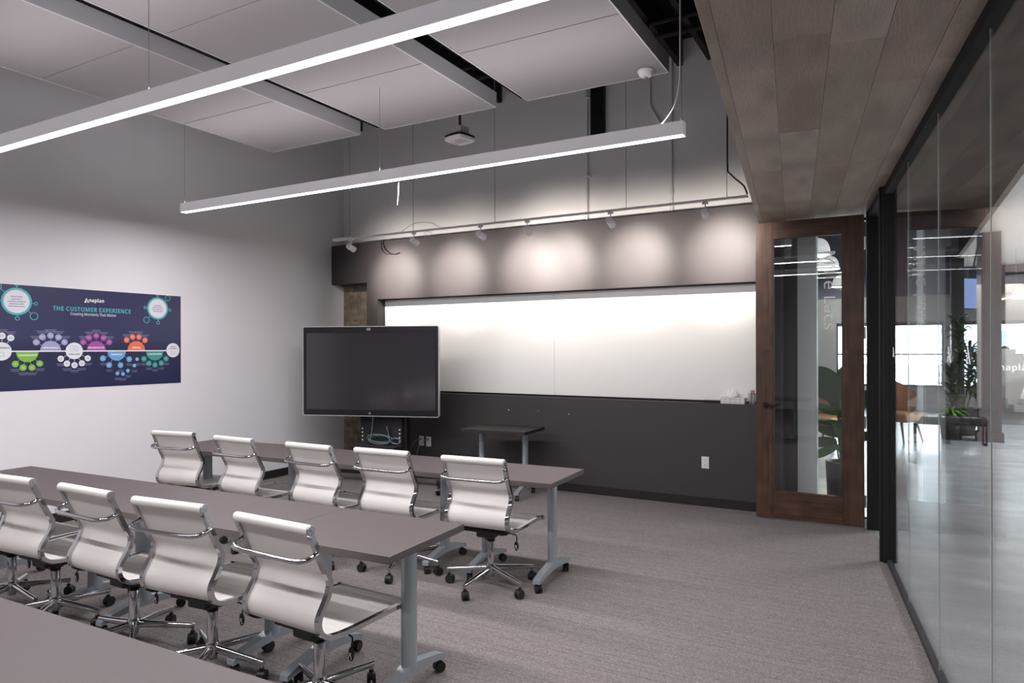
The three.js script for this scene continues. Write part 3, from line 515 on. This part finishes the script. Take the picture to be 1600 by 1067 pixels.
function row(xr, zr, deg, lens, labels) {                                 // tables butted end to end, from the right end leftwards
  let at = 0; const a = R(deg);
  lens.forEach((L, i) => { const c = at + L / 2, ins = L < 1 ? 0.12 : 0.235; table(L, 0.61, ins, ins, 'training_table', labels[i], 'table', [xr - c * Math.cos(a), 0, zr + c * Math.sin(a)], a, 'tables standing in rows'); at += L; });
}
row(-1.948, -4.286, 2.5, [0.762, 1.524, 1.524], ['short right-end table of the row nearest the display', 'long middle table of the row nearest the display', 'long table of the row nearest the display, at the plain left wall']);
row(-1.866, -2.568, 2.1, [0.762, 1.524, 1.524], ['short right-end table of the second row, in front of the nearest white chairs', 'long middle table of the second row, behind three white chair backs', 'long table of the second row, at the left edge under the poster']);
row(-1.25, -0.968, 1.5, [1.524], ['close grey-brown table in the lower left corner, only its top in view']);
table(0.77, 0.55, 0.12, 0.12, 'side_table', 'small dark square-ended table alone against the dark back wall', 'table', [-3.765, 0, -6.55], R(4.2), null, true);

// ribbed sling chair on a five-star base; origin on the floor under the column, facing -z
const chairPath = new THREE.CatmullRomCurve3([[0, 0.893], [0.03, 0.827], [0.058, 0.762], [0.086, 0.705], [0.105, 0.67], [0.108, 0.643], [0.096, 0.604], [0.073, 0.566], [0.05, 0.528], [0.046, 0.494], [0.06, 0.462], [0.092, 0.44], [0.135, 0.43], [0.2, 0.425], [0.3, 0.424], [0.42, 0.426], [0.52, 0.426], [0.58, 0.421], [0.612, 0.412]].map(([u, y]) => V(0, y, 0.257 - u)), false, 'catmullrom', 0.5);
function slab(t0, t1, n, front, back) {                                    // outline of a strip that follows the chair's side curve
  const a = [], b = [];
  for (let i = 0; i <= n; i++) {
    const t = t0 + (t1 - t0) * i / n, p = chairPath.getPointAt(t), d = chairPath.getTangentAt(t), nz = -d.y, ny = d.z, s = t * chairPath.getLength();   // normal towards the sitter
    const k = nz > 0 || ny < 0 ? -1 : 1, f = typeof front === 'function' ? front(s) : front;
    a.push([p.z + k * nz * f, p.y + k * ny * f]); b.push([p.z - k * nz * back, p.y - k * ny * back]);
  }
  return [...a, ...b.reverse()];
}
const ribs = (s) => 0.001 + 0.0045 * Math.pow(Math.abs(Math.sin(Math.PI * s / 0.052)), 0.55);
const CH = {
  backrest: extrudeX(slab(0.012, 0.5, 110, ribs, 0.003), 0.432, 0.8), seat: extrudeX(slab(0.5, 0.985, 110, ribs, 0.003), 0.432, 0.8),
  frame: extrudeX(slab(0.01, 0.985, 70, 0.007, 0.014), 0.024, 0.8),
  roll: join([cylX(0.0215, 0.452, 0, 0.895, 0.257, 24), new THREE.SphereGeometry(0.0215, 16, 8).scale(0.35, 1, 1).translate(-0.226, 0.895, 0.257)]),
  cap: join([cylX(0.0195, 0.008, 0, 0.895, 0.257, 24), cylX(0.006, 0.016, 0, 0.895, 0.257, 12)]),
  frontTube: cylX(0.014, 0.45, 0, 0.412, -0.357, 18), frontCap: cylX(0.0165, 0.022, 0, 0.412, -0.357, 18),
  bar: tube([[-0.228, 0.795, 0.222], [-0.23, 0.787, 0.25], [-0.218, 0.778, 0.281], [-0.17, 0.773, 0.295], [-0.08, 0.772, 0.297], [0, 0.772, 0.297], [0.08, 0.772, 0.297], [0.17, 0.773, 0.295], [0.218, 0.778, 0.281], [0.23, 0.787, 0.25], [0.228, 0.795, 0.222]], 0.0115, 60, 10),
  mount: join([cylX(0.008, 0.014, 0, 0.795, 0.222, 12), cylX(0.005, 0.012, 0, 0.825, 0.232, 10), rbox(0.006, 0.045, 0.012, 0.002, -0.002, 0.81, 0.227, 1)]),
  mech: join([rbox(0.13, 0.06, 0.2, 0.014, 0, 0.38, 0), rbox(0.34, 0.022, 0.05, 0.008, 0, 0.398, 0.085), rbox(0.34, 0.02, 0.045, 0.008, 0, 0.4, -0.09), rbox(0.06, 0.05, 0.09, 0.012, 0, 0.35, 0.005), rod([-0.05, 0.386, 0.07], [-0.215, 0.418, 0.115], 0.013, 0.01), rod([0.05, 0.386, 0.07], [0.215, 0.418, 0.115], 0.013, 0.01), rod([-0.05, 0.388, -0.07], [-0.215, 0.411, -0.13], 0.012, 0.009), rod([0.05, 0.388, -0.07], [0.215, 0.411, -0.13], 0.012, 0.009), rbox(0.07, 0.035, 0.06, 0.008, 0.07, 0.372, -0.01)]),
  lever: tube([[0.06, 0.372, -0.02], [0.13, 0.368, -0.022], [0.178, 0.362, -0.02], [0.186, 0.345, -0.016], [0.186, 0.322, -0.012]], 0.004, 24, 8),
  paddle: new THREE.SphereGeometry(0.5, 18, 12).scale(0.034, 0.062, 0.014).translate(0.186, 0.292, -0.008),
  paddleMark: join([rbox(0.004, 0.022, 0.003, 0.001, 0, 0, 0, 1).rotateZ(0.7), rbox(0.004, 0.022, 0.003, 0.001, 0, 0, 0, 1).rotateZ(-0.7), rbox(0.004, 0.008, 0.003, 0.001, 0.008, -0.015, 0, 1), rbox(0.004, 0.008, 0.003, 0.001, -0.008, -0.015, 0, 1)]).translate(0.186, 0.292, -0.0005),
  lift: join([cyl(0.014, 0.05, 0, 0.335, 0)]), collar: lathe([[0, 0.322], [0.027, 0.322], [0.027, 0.31], [0, 0.31]], 24),
  column: lathe([[0, 0.31], [0.0255, 0.31], [0.0265, 0.16], [0.031, 0.155], [0.035, 0.14], [0.036, 0.1], [0.026, 0.094], [0.02, 0.07], [0, 0.07]], 28),
  leg: (() => { const g = new THREE.CylinderGeometry(0.0125, 0.0185, 0.3, 14).scale(1, 1, 1).rotateX(Math.PI / 2).scale(1, 1.15, 1); g.translate(0, 0, 0.165); g.rotateX(0.1).translate(0, 0.127, 0); return join([g, cyl(0.0075, 0.034, 0, 0.085, 0.302)]); })(),
};
function makeChair(label, pos, turn, legTurn) {
  const t = thing('office_chair', label, 'chair', pos, turn, 'white office chairs along the tables');
  mesh('backrest', CH.backrest, M.leather, t); mesh('seat', CH.seat, M.leather, t); mesh('head_roll', CH.roll, M.leather, t); mesh('front_tube', CH.frontTube, M.leather, t);
  const b = mesh('back_bar', CH.bar, M.chrome, t);
  for (const s of [-1, 1]) { part('side_frame', CH.frame, M.chrome, t, [s * 0.224, 0, 0]); part('roll_cap', CH.cap, M.steel, t, [s * 0.229, 0, 0]); part('front_cap', CH.frontCap, M.chrome, t, [s * 0.23, 0, 0]); part('bar_mount', CH.mount, M.chrome, b, [s * 0.231, 0, 0]); }
  mesh('tilt_mechanism', CH.mech, M.black, t);
  const l = mesh('lever', CH.lever, M.black, t); mesh('paddle', CH.paddle, M.black, l); mesh('paddle_mark', CH.paddleMark, M.whiteGloss, l);
  mesh('gas_lift', CH.lift, M.steel, t); mesh('collar', CH.collar, M.black, t); mesh('column', CH.column, M.chrome, t);
  for (let k = 0; k < 5; k++) {
    const a = R(legTurn + 72 * k) - turn, g = part('base_leg', CH.leg, M.chrome, t, [0, 0, 0], [0, a, 0]);
    caster(g, 0, 0.302, rnd() * 6.28, 0.0, 1.05);
  }
  return t;
}
// [x, z, yaw in degrees, direction of one base leg (0 = towards the viewer's wall, +x at 90), label]
const hub = (x, z, yaw) => [x - 0.257 * Math.sin(R(yaw)), z - 0.257 * Math.cos(R(yaw))];
[
  [-2.376, -3.737, 3.8, -3, 'white office chair at the right end of the front row, its whole base in view'],
  [-3.13, -3.73, 2.8, 20, 'white office chair second from the right in the row nearest the display'],
  [-3.79, -3.69, -1.5, 40, 'white office chair in the middle of the row nearest the display'],
  [-4.61, -3.687, -1.7, 10, 'white office chair second from the left wall in the row nearest the display'],
  [-5.39, -3.697, 8.4, 30, 'white office chair closest to the left wall in the row nearest the display'],
  [-2.255, -1.993, -2.1, 100, 'nearest white office chair, at the short right-end table of the second row'],
  [-2.955, -2.0, 5.2, 27, 'white office chair second from the right in the second row'],
  [-3.617, -1.99, -0.5, 55, 'white office chair in the middle of the second row'],
  [-4.328, -1.965, 4, 33, 'white office chair at the left picture edge, its back cut by the edge'],
  [-4.87, -1.975, 0, 15, 'white office chair beyond the left picture edge, only its base in view'],
].forEach(([x, z, yaw, leg, label]) => { const [hx, hz] = hub(x, z, yaw); makeChair(label, [hx, 0, hz], R(yaw), leg); });

// ================================================================ THE OFFICE BEYOND THE GLASS
struct('wall_office_left', box(-3.8, 0, -20, -3.6, DECK, -7.5), M.office);
struct('wall_office_right', box(9, -0.1, -20.2, 9.2, DECK, REAR), M.office);
{
  // far wall with three windows
  const wins = [[-1.3, -0.3], [0.0, 1.1], [1.42, 4.2]], g = [], y0 = 0.62, y1 = 2.26; let x = -3.6;
  for (const [a, b] of wins) { g.push(box(x, 0, -20.2, a, DECK, -20), box(a, 0, -20.2, b, y0, -20), box(a, y1, -20.2, b, DECK, -20)); x = b; }
  g.push(box(x, 0, -20.2, 9, DECK, -20)); struct('wall_far', g, M.office);
  struct('trim', box(-3.6, 2.92, -20, 9, DECK, -19.94), M.officeBand);
  wins.forEach(([a, b]) => {
    const w = structGroup('window');
    mesh('frame', [box(a, y1 - 0.09, -20.12, b, y1, -20.0), box(a, y0, -20.12, b, y0 + 0.05, -20.0), box(a, y0, -20.12, a + 0.04, y1, -20.0), box(b - 0.04, y0, -20.12, b, y1, -20.0)], M.frameDark, w);
    mesh('mullion', box(a, 1.42, -20.1, b, 1.46, -20.04), M.frameDark, w);
    mesh('glass_pane', box(a + 0.04, y0 + 0.05, -20.085, b - 0.04, y1 - 0.09, -20.075), M.glass, w);
  });
}
struct('ceiling_soffit', box(1.3, 3.58, -19.9, 8.9, 3.7, -9.5), M.soffit);
struct('ground', box(-60, -1.2, -120, 80, -1.0, -20.3), std('#8b8f8a', 0.95));
{
  const b = thing('building', 'pale blue-grey building far outside the office window', 'building', [11, -1, -75]);
  mesh('wall', box(-5, 0, -5, 5, 6.2, 5), std('#b9cbdc', 0.8), b); mesh('roof', box(-5.3, 6.2, -5.3, 5.3, 6.5, 5.3), std('#6f7d8c', 0.8), b);
  for (let k = 0; k < 3; k++) part('window', box(-0.9, -0.6, -0.02, 0.9, 0.6, 0.04), std('#4d5d6d', 0.2), b, [-2.8 + 2.8 * k, 3.4, 5]);
}
struct('column', [box(1.29, 0, -14.45, 1.61, 3.58, -14.13), box(1.26, 0, -14.48, 1.64, 0.16, -14.1)], M.column);
struct('column', box(1.0, 0, -16.2, 1.21, 3.35, -15.8), M.frameDark);

function dome(x, y, z, r, label) {
  const t = thing('dome_pendant', label, 'pendant lamp', [x, y, z], 0, 'ribbed glass dome pendants');
  const pts = []; for (let i = 0; i <= 10; i++) { const a = i / 10 * Math.PI / 2; pts.push([Math.max(0.03, r * Math.pow(Math.cos(a), 0.6)), 0.03 + r * 1.05 * Math.sin(a)]); }
  mesh('shade', lathe([[r * 1.06, 0], [r * 1.06, 0.03], ...pts], 32), std('#f4f4f4', 0.5, { emissive: '#ffffff', emissiveIntensity: 0.22, side: THREE.DoubleSide }), t);
  mesh('rim', new THREE.TorusGeometry(r * 1.06, 0.012, 8, 32).rotateX(Math.PI / 2), M.whiteGloss, t);
  mesh('socket', [cyl(0.04, 0.12, 0, r * 1.05 + 0.08, 0)], M.black, t); mesh('cord', [cyl(0.006, DECK - y - r * 1.05 - 0.1, 0, (DECK - y + r * 1.05 + 0.14) / 2, 0)], M.black, t);
  const l = new THREE.PointLight('#fff6ea', DOME); l.position.set(x, y - 0.03, z); l.shadow.radius = 4; l.castShadow = true; scene.add(l);
}
dome(-1.114, 3.13, -12.2, 0.235, 'nearest white dome pendant seen through the door glass'); dome(-1.139, 3.197, -15.05, 0.21, 'middle white dome pendant seen through the door glass'); dome(-1.07, 3.13, -18.8, 0.25, 'farthest white dome pendant seen through the door glass');
function officeLamp(x, y, z, L, turn, label, power = OFFICE) {
  const t = thing('linear_lamp', label, 'pendant lamp', [x, y, z], turn, 'office linear lamps');
  mesh('housing', rbox(L, 0.06, 0.07, 0.004, 0, 0.04, 0), M.white, t); mesh('diffuser', rbox(L - 0.02, 0.012, 0.06, 0.003, 0, 0.006, 0, 1), M.lens, t);
  for (const s of [-1, 1]) mesh('cable', [cyl(0.003, (y > 3.5 ? DECK : x > 1.3 && z < -9.5 ? 3.58 : DECK) - y - 0.07, s * L * 0.4, ((x > 1.3 && z < -9.5 ? 3.58 : DECK) - y + 0.07) / 2, 0)], M.steel, t);
  const l = new THREE.RectAreaLight(0xffffff, power, L - 0.04, 0.06); l.position.set(x, y - 0.008, z); l.rotation.set(-Math.PI / 2, 0, 0); l.rotation.order = 'YXZ'; l.rotation.y = turn; scene.add(l);
}
officeLamp(2.05, 2.62, -17.2, 1.3, R(100), 'bright short linear lamp above the reception desk', OFFICE * 2);
officeLamp(4.5, 3.3, -6, 4, R(90), 'unseen fill lamp added over the corridor'); officeLamp(5.5, 3.3, -12.5, 4, R(90), 'unseen fill lamp added over the open office', OFFICE * 16);  // both out of view, added to brighten the corridor and office floor
{
  const t = thing('downlight', 'round white downlight under the office soffit', 'downlight', [1.62, 3.58, -11.2]);
  mesh('trim_ring', lathe([[0.06, 0], [0.1, 0], [0.1, -0.012], [0.06, -0.004]], 28), M.whiteGloss, t); mesh('lens', cyl(0.06, 0.004, 0, -0.003, 0), M.lampLens, t);
  const d = thing('wall_display', 'tilted pale blue display hanging behind the dark office column', 'display', [1.335, 2.69, -16.35], R(-8)); d.rotation.z = R(-6);
  mesh('casing', rbox(0.5, 0.62, 0.04, 0.008), M.frameDark, d); mesh('screen', box(-0.235, -0.295, 0.018, 0.235, 0.295, 0.024), std('#000000', 0.3, { emissive: '#8fa4dc', emissiveIntensity: 0.75 }), d);
  mesh('bracket', [rod([0, 0.3, -0.02], [0.12, 2.25, -0.02], 0.015)], M.frameDark, d);
  const e = thing('exit_sign', 'small faint red exit sign on the far wall', 'sign', [2.66, 2.84, -19.98]);
  mesh('plate', rbox(0.36, 0.2, 0.03, 0.006, 0, 0, 0.015), M.plate, e);
  const g = new M.Text('EXIT', { font: M.bold, size: 0.11, depth: 0.004, curveSegments: 3 }); g.computeBoundingBox(); g.translate(-g.boundingBox.max.x / 2, -0.055, 0.03); mesh('lettering', g, std('#d98a86', 0.5, { emissive: '#d0403a', emissiveIntensity: 0.5 }), e);
}
// reception
{
  const t = thing('reception_desk', 'white reception desk with raised lettering on its front', 'reception desk', [3.27, 0, -17.75]);
  mesh('counter', [rbox(2.9, 1.0, 0.5, 0.01, 0, 0.5, 0)], M.office, t); mesh('top_screen', rbox(2.9, 0.46, 0.06, 0.006, 0, 1.23, 0.2), M.office, t); mesh('plinth', box(-1.45, 0, 0.25, 1.45, 0.1, 0.262), M.grey, t);
  for (const [x, h] of [[-1.2, 0.12], [-0.6, 0.08]]) mesh('screen_top', rbox(0.35, h, 0.05, 0.006, x, 1.46 + h / 2, 0.18), M.office, t);
  const g = new M.Text('naplan', { font: M.bold, size: 0.13, depth: 0.012, curveSegments: 4 }); g.computeBoundingBox(); g.translate(0.09, 0, 0); const bar = cbox(0.028, 0.05, 0.012, 0.045, 0.04, 0.006).rotateZ(0);
  part('lettering', join([g, bar, cbox(0.03, 0.028, 0.012, 0.0, 0.02, 0.006)]), M.whiteGloss, t, [-1.42, 1.13, 0.231]);
  const s = thing('floor_lamp', 'white tapered lampshade on a low stand in front of the reception desk', 'lamp', [2.55, 0, -17.05]);
  mesh('shade', lathe([[0.3, 0.58], [0.16, 1.12], [0.156, 1.12], [0.296, 0.58], [0.3, 0.58]], 32), phys('#f2efec', 0.9, { transmission: 0.3, thickness: 0 }), s); mesh('stand', [cyl(0.014, 0.6, 0, 0.32, 0)], M.steel, s); mesh('foot', lathe([[0, 0.02], [0.16, 0.02], [0.17, 0], [0, 0]], 28), M.steel, s);
}
// person behind the desk
{
  const t = thing('person', 'person with short dark hair in a dark shirt standing behind the reception desk', 'person', [2.14, 0, -18.35], R(-15));
  const field = (bones, lo, size, res, blend) => {
    const mc = new MarchingCubes(res, M.black, false, false, 60000); mc.isolation = 0;
    const P = V(0, 0, 0), h = size / res;
    for (let k = 0; k < res; k++) for (let j = 0; j < res; j++) for (let i = 0; i < res; i++) {
      P.set(lo[0] + i * h, lo[1] + j * h, lo[2] + k * h); let acc = 0;
      for (const [a, b, ra, rb] of bones) { const ax = P.x - a[0], ay = P.y - a[1], az = P.z - a[2], bx = b[0] - a[0], by = b[1] - a[1], bz = b[2] - a[2], u = Math.max(0, Math.min(1, (ax * bx + ay * by + az * bz) / (bx * bx + by * by + bz * bz + 1e-9))); acc += Math.exp(-(Math.hypot(ax - bx * u, ay - by * u, az - bz * u) - ra - (rb - ra) * u) / blend); }
      mc.field[i + j * res + k * res * res] = blend * Math.log(acc + 1e-30);
    }
    mc.update(); const n = mc.count, g = new THREE.BufferGeometry();
    g.setAttribute('position', new THREE.BufferAttribute(mc.positionArray.slice(0, n * 3), 3)); g.setAttribute('normal', new THREE.BufferAttribute(mc.normalArray.slice(0, n * 3), 3));
    g.scale(size / 2, size / 2, size / 2).translate(lo[0] + size / 2, lo[1] + size / 2, lo[2] + size / 2); g.computeVertexNormals(); return g;
  };
  const hand = (s) => { const w = [s * 0.27, 0.83, 0.14], o = [[w, [s * 0.27, 0.76, 0.18], 0.028, 0.03]]; for (let f = 0; f < 4; f++) o.push([[s * (0.25 + f * 0.017), 0.745, 0.19], [s * (0.25 + f * 0.018), 0.68 - (f === 1 || f === 2 ? 0.014 : 0), 0.205], 0.009, 0.007]); o.push([[s * 0.245, 0.79, 0.17], [s * 0.215, 0.735, 0.205], 0.011, 0.008]); return o; };
  const limbs = (s, e = 0) => [[[s * 0.17, 1.3, 0], [s * 0.23, 1.05, 0], 0.05 + e, 0.042 + e], [[s * 0.23, 1.05, 0], [s * 0.27, 0.84, 0.13], 0.04 + e, 0.028 + e]];
  const legs = (s, e = 0) => [[[s * 0.09, 0.84, 0], [s * 0.1, 0.46, 0.01], 0.085 + e, 0.055 + e], [[s * 0.1, 0.46, 0.01], [s * 0.1, 0.09, -0.02], 0.053 + e, 0.036 + e]];
  const torso = (e = 0) => [[[0, 0.86, 0], [0, 1.08, 0], 0.13 + e, 0.12 + e], [[0, 1.08, 0], [0, 1.26, -0.01], 0.12 + e, 0.125 + e], [[-0.14, 1.3, 0], [0.14, 1.3, 0], 0.06 + e, 0.06 + e]];
  const head = [[[0, 1.3, -0.01], [0, 1.42, 0.01], 0.052, 0.05], [[0, 1.51, 0], [0, 1.55, 0], 0.085, 0.082], [[0, 1.45, 0.03], [0, 1.48, 0.025], 0.05, 0.062], [[0, 1.515, 0.085], [0, 1.485, 0.1], 0.012, 0.016], [[-0.085, 1.52, 0], [-0.085, 1.48, 0], 0.014, 0.01], [[0.085, 1.52, 0], [0.085, 1.48, 0], 0.014, 0.01]];
  const skin = std('#b98768', 0.6), feet = (s) => [[[s * 0.1, 0.05, -0.03], [s * 0.11, 0.035, 0.13], 0.042, 0.032]];
  mesh('body', field([...head, ...torso(-0.012), ...limbs(1, -0.006), ...limbs(-1, -0.006), ...hand(1), ...hand(-1), ...legs(1, -0.008), ...legs(-1, -0.008), ...feet(1), ...feet(-1)], [-0.85, -0.03, -0.85], 1.7, 110, 0.014), skin, t);
  mesh('hair', field([[[0, 1.575, -0.02], [0, 1.53, -0.045], 0.078, 0.075], [[-0.05, 1.57, 0.02], [0.05, 1.57, 0.02], 0.052, 0.052]], [-0.15, 1.4, -0.16], 0.3, 40, 0.012), std('#2b211c', 0.8), t);
  mesh('shirt', field([...torso(0.006), ...limbs(1, 0.008).slice(0, 1), ...limbs(-1, 0.008).slice(0, 1), [[0, 1.3, 0], [0, 1.345, 0], 0.06, 0.062]], [-0.45, 0.65, -0.45], 0.9, 64, 0.014), std('#22222b', 0.8), t);
  mesh('trousers', field([...legs(1, 0.01), ...legs(-1, 0.01), [[0, 0.84, 0], [0, 0.9, 0], 0.137, 0.132]], [-0.55, 0.0, -0.55], 1.1, 64, 0.014), std('#2c2d34', 0.85), t);
  for (const s of [-1, 1]) mesh('shoe', field([[[s * 0.1, 0.045, -0.03], [s * 0.112, 0.038, 0.14], 0.05, 0.04]], [s * 0.1 - 0.16, -0.08, -0.12], 0.32, 36, 0.012), M.black, t);
  for (const s of [-1, 1]) mesh('eye', new THREE.SphereGeometry(0.009, 12, 8).translate(s * 0.03, 1.525, 0.076), M.black, t);
}
// seating and plants by the glass
function armchair(x, z, turn, label) {
  const t = thing('armchair', label, 'armchair', [x, 0, z], turn, 'tan lounge armchairs');
  const shell = []; for (let i = 0; i <= 16; i++) shell.push([0.36 - 0.12 * Math.sin(i / 16 * 1.2), 0.42 + 0.66 * i / 16]);
  const g = new THREE.CylinderGeometry(0.40, 0.36, 0.66, 28, 8, true, -Math.PI * 0.62, Math.PI * 1.24); const p = g.attributes.position;
  for (let i = 0; i < p.count; i++) { const a = Math.atan2(p.getX(i), p.getZ(i)), k = Math.cos(a * 0.8); p.setY(i, 0.66 + p.getY(i) * (0.45 + 0.6 * Math.max(0, k)) + 0.1 * Math.max(0, k)); }
  g.computeVertexNormals(); const inner = g.clone().scale(0.88, 1, 0.88); 
  mesh('shell', [g, inner], std('#b08568', 0.6, { side: THREE.DoubleSide }), t).rotation.y = Math.PI;
  mesh('seat_cushion', rbox(0.6, 0.15, 0.56, 0.06, 0, 0.43, 0.06, 4), M.terracotta, t); mesh('back_cushion', rbox(0.46, 0.4, 0.12, 0.055, 0, 0.72, -0.22, 4), M.terracotta, t);
  for (const [a, b] of [[-1, -1], [-1, 1], [1, -1], [1, 1]]) mesh('leg', [rod([a * 0.22, 0.37, b * 0.2], [a * 0.29, 0, b * 0.28], 0.022, 0.013)], M.woodLeg, t);
}
armchair(0.06, -13.55, R(60), 'tan lounge armchair standing just right of the black door post, seen through the glass front'); armchair(-0.93, -12.3, R(-30), 'tan lounge armchair behind the big leaves, seen through the door glass');
{
  const t = thing('bench', 'low black bench with a tufted seat pad and thin metal frame', 'bench', [0.83, 0, -13.68], R(2));
  const pad = rbox(1.06, 0.09, 0.42, 0.03, 0, 0.385, 0, 3); mesh('seat_pad', pad, std('#1b1a1c', 0.45), t);
  for (let k = 0; k < 5; k++) mesh('tuft', rbox(0.2, 0.03, 0.38, 0.014, -0.42 + 0.21 * k, 0.43, 0, 3), std('#201f21', 0.45), t);
  mesh('frame', [-1, 1].flatMap((s) => [cbox(0.025, 0.34, 0.025, s * 0.5, 0.17, 0.18), cbox(0.025, 0.34, 0.025, s * 0.5, 0.17, -0.18), cbox(0.025, 0.025, 0.36, s * 0.5, 0.0125, 0), cbox(1.0, 0.025, 0.025, 0, 0.33, s * 0.18)]), M.blackSteel, t);
}
function bladeLeaf(len, wid, bend, n = 8, round = 0.7) {                               // leaf along +y bending to +z
  const pos = [], idx = [], pts = []; let y = 0, z = 0, a = 0;
  for (let i = 0; i <= n; i++) { const u = i / n, w = wid * Math.pow(Math.sin(Math.PI * Math.min(0.999, 0.06 + u * 0.94)), round); pts.push([y, z, w]); a = bend * u; y += Math.cos(a) * len / n; z += Math.sin(a) * len / n; }
  pts.forEach(([py, pz, w], i) => { pos.push(-w, py, pz + w * 0.25, 0, py, pz, w, py, pz + w * 0.25); if (i < n) { const o = i * 3; idx.push(o, o + 1, o + 3, o + 1, o + 4, o + 3, o + 1, o + 2, o + 4, o + 2, o + 5, o + 4); } });
  const g = new THREE.BufferGeometry(); g.setAttribute('position', new THREE.Float32BufferAttribute(pos, 3)); g.setAttribute('uv', new THREE.Float32BufferAttribute(new Float32Array(pos.length / 3 * 2), 2)); g.setIndex(idx); g.computeVertexNormals(); return g;
}
const potGeo = (r, r2, h) => lathe([[0, 0], [r2, 0], [r, h], [r - 0.02, h], [r - 0.03, h - 0.05], [0, h - 0.05]], 32);
{
  const t = thing('potted_plant', 'broad-leaved plant in a tall black pot behind the open door', 'plant', [-0.45, 0, -7.85]);
  mesh('pot', potGeo(0.17, 0.15, 0.44), M.black, t); mesh('soil', cyl(0.145, 0.01, 0, 0.395, 0), M.soil, t);
  // [leaf base x, y, z, length, width, lean sideways, bend towards the viewer, turn]
  [[-0.01, 1.1, 0.03, 0.42, 0.3, 40, 0.5, 5], [0.0, 1.08, 0.0, 0.38, 0.2, -14, 0.4, -15], [0.04, 1.0, 0.05, 0.42, 0.17, -62, 0.6, 10], [-0.02, 0.94, 0.05, 0.24, 0.09, 66, 0.7, 0], [-0.02, 0.86, 0.07, 0.2, 0.06, 98, 0.6, 15], [0.0, 0.72, 0.06, 0.34, 0.13, 62, 0.9, 10],
    [-0.03, 0.66, 0.09, 0.3, 0.11, 92, 0.6, 20], [-0.01, 0.62, 0.1, 0.3, 0.09, 118, 0.5, 5], [0.02, 0.7, 0.1, 0.3, 0.12, 20, 1.4, 25], [0.05, 0.68, 0.04, 0.32, 0.11, -75, 0.8, -10], [0.02, 0.9, -0.06, 0.34, 0.14, 25, -0.6, 30], [0.03, 0.8, -0.07, 0.34, 0.13, -35, -0.7, -20]].forEach(([x, y, z, len, w, lean, bend, turn]) => {
    const px = x - 0.03, s = mesh('stem', [tube([[px * 0.3, 0.39, z * 0.3], [px * 0.4 + 0.03 * Math.sin(lean), 0.39 + (y - 0.39) * 0.5, z * 0.5], [px, y, z]], 0.008, 12, 6)], M.stem, t);
    const l = part('leaf', bladeLeaf(len, w / 2, bend, 10, 0.5), rnd() > 0.4 ? M.leaf : M.leafDark, t, [px, y - 0.005, z]); l.rotation.set(0, R(turn), R(lean), 'YZX');
  });
}
{
  const t = thing('potted_plant', 'tall dark dragon tree in a black planter behind the bench', 'plant', [1.1, 0, -15.1]);
  mesh('pot', potGeo(0.26, 0.22, 0.5), M.black, t);
  const g = [], stems = [];
  for (const [sx, sz, top] of [[-0.02, 0.02, 2.05], [0.1, 0.05, 1.55], [-0.12, -0.04, 1.2], [0.2, -0.02, 1.35]]) {
    stems.push(tube([[sx * 0.4, 0.44, sz * 0.4], [sx, 0.9, sz], [sx * 1.3, top - 0.15, sz * 1.3]], 0.016, 14, 7));
    for (let k = 0; k < 84; k++) { const l = bladeLeaf(0.32 + rnd() * 0.16, 0.028, 1.2 + rnd() * 1.0, 5); l.rotateX(0.35 + rnd() * 0.5).rotateY(rnd() * 6.283).translate(sx * 1.3, top - 0.8 * Math.pow(rnd(), 1.2), sz * 1.3); g.push(l); }
  }
  mesh('trunk', stems, M.stem, t); mesh('foliage', g, M.leafDark, t).userData.kind = 'stuff';
  const f = thing('potted_plant', 'bright green low fern at the end of the black bench', 'plant', [0.9, 0, -14.25]);
  mesh('pot', potGeo(0.19, 0.15, 0.42), M.black, f); const q = [];
  for (let k = 0; k < 70; k++) { const l = bladeLeaf(0.26 + rnd() * 0.1, 0.018, 1.7 + rnd() * 0.7, 6); l.rotateX(0.15 + rnd() * 0.7).rotateY(rnd() * 6.283).translate(0, 0.4, 0); q.push(l); }
  mesh('foliage', q, M.fern, f).userData.kind = 'stuff';
}
scene.updateMatrixWorld(true);
renderer.render(scene, camera);
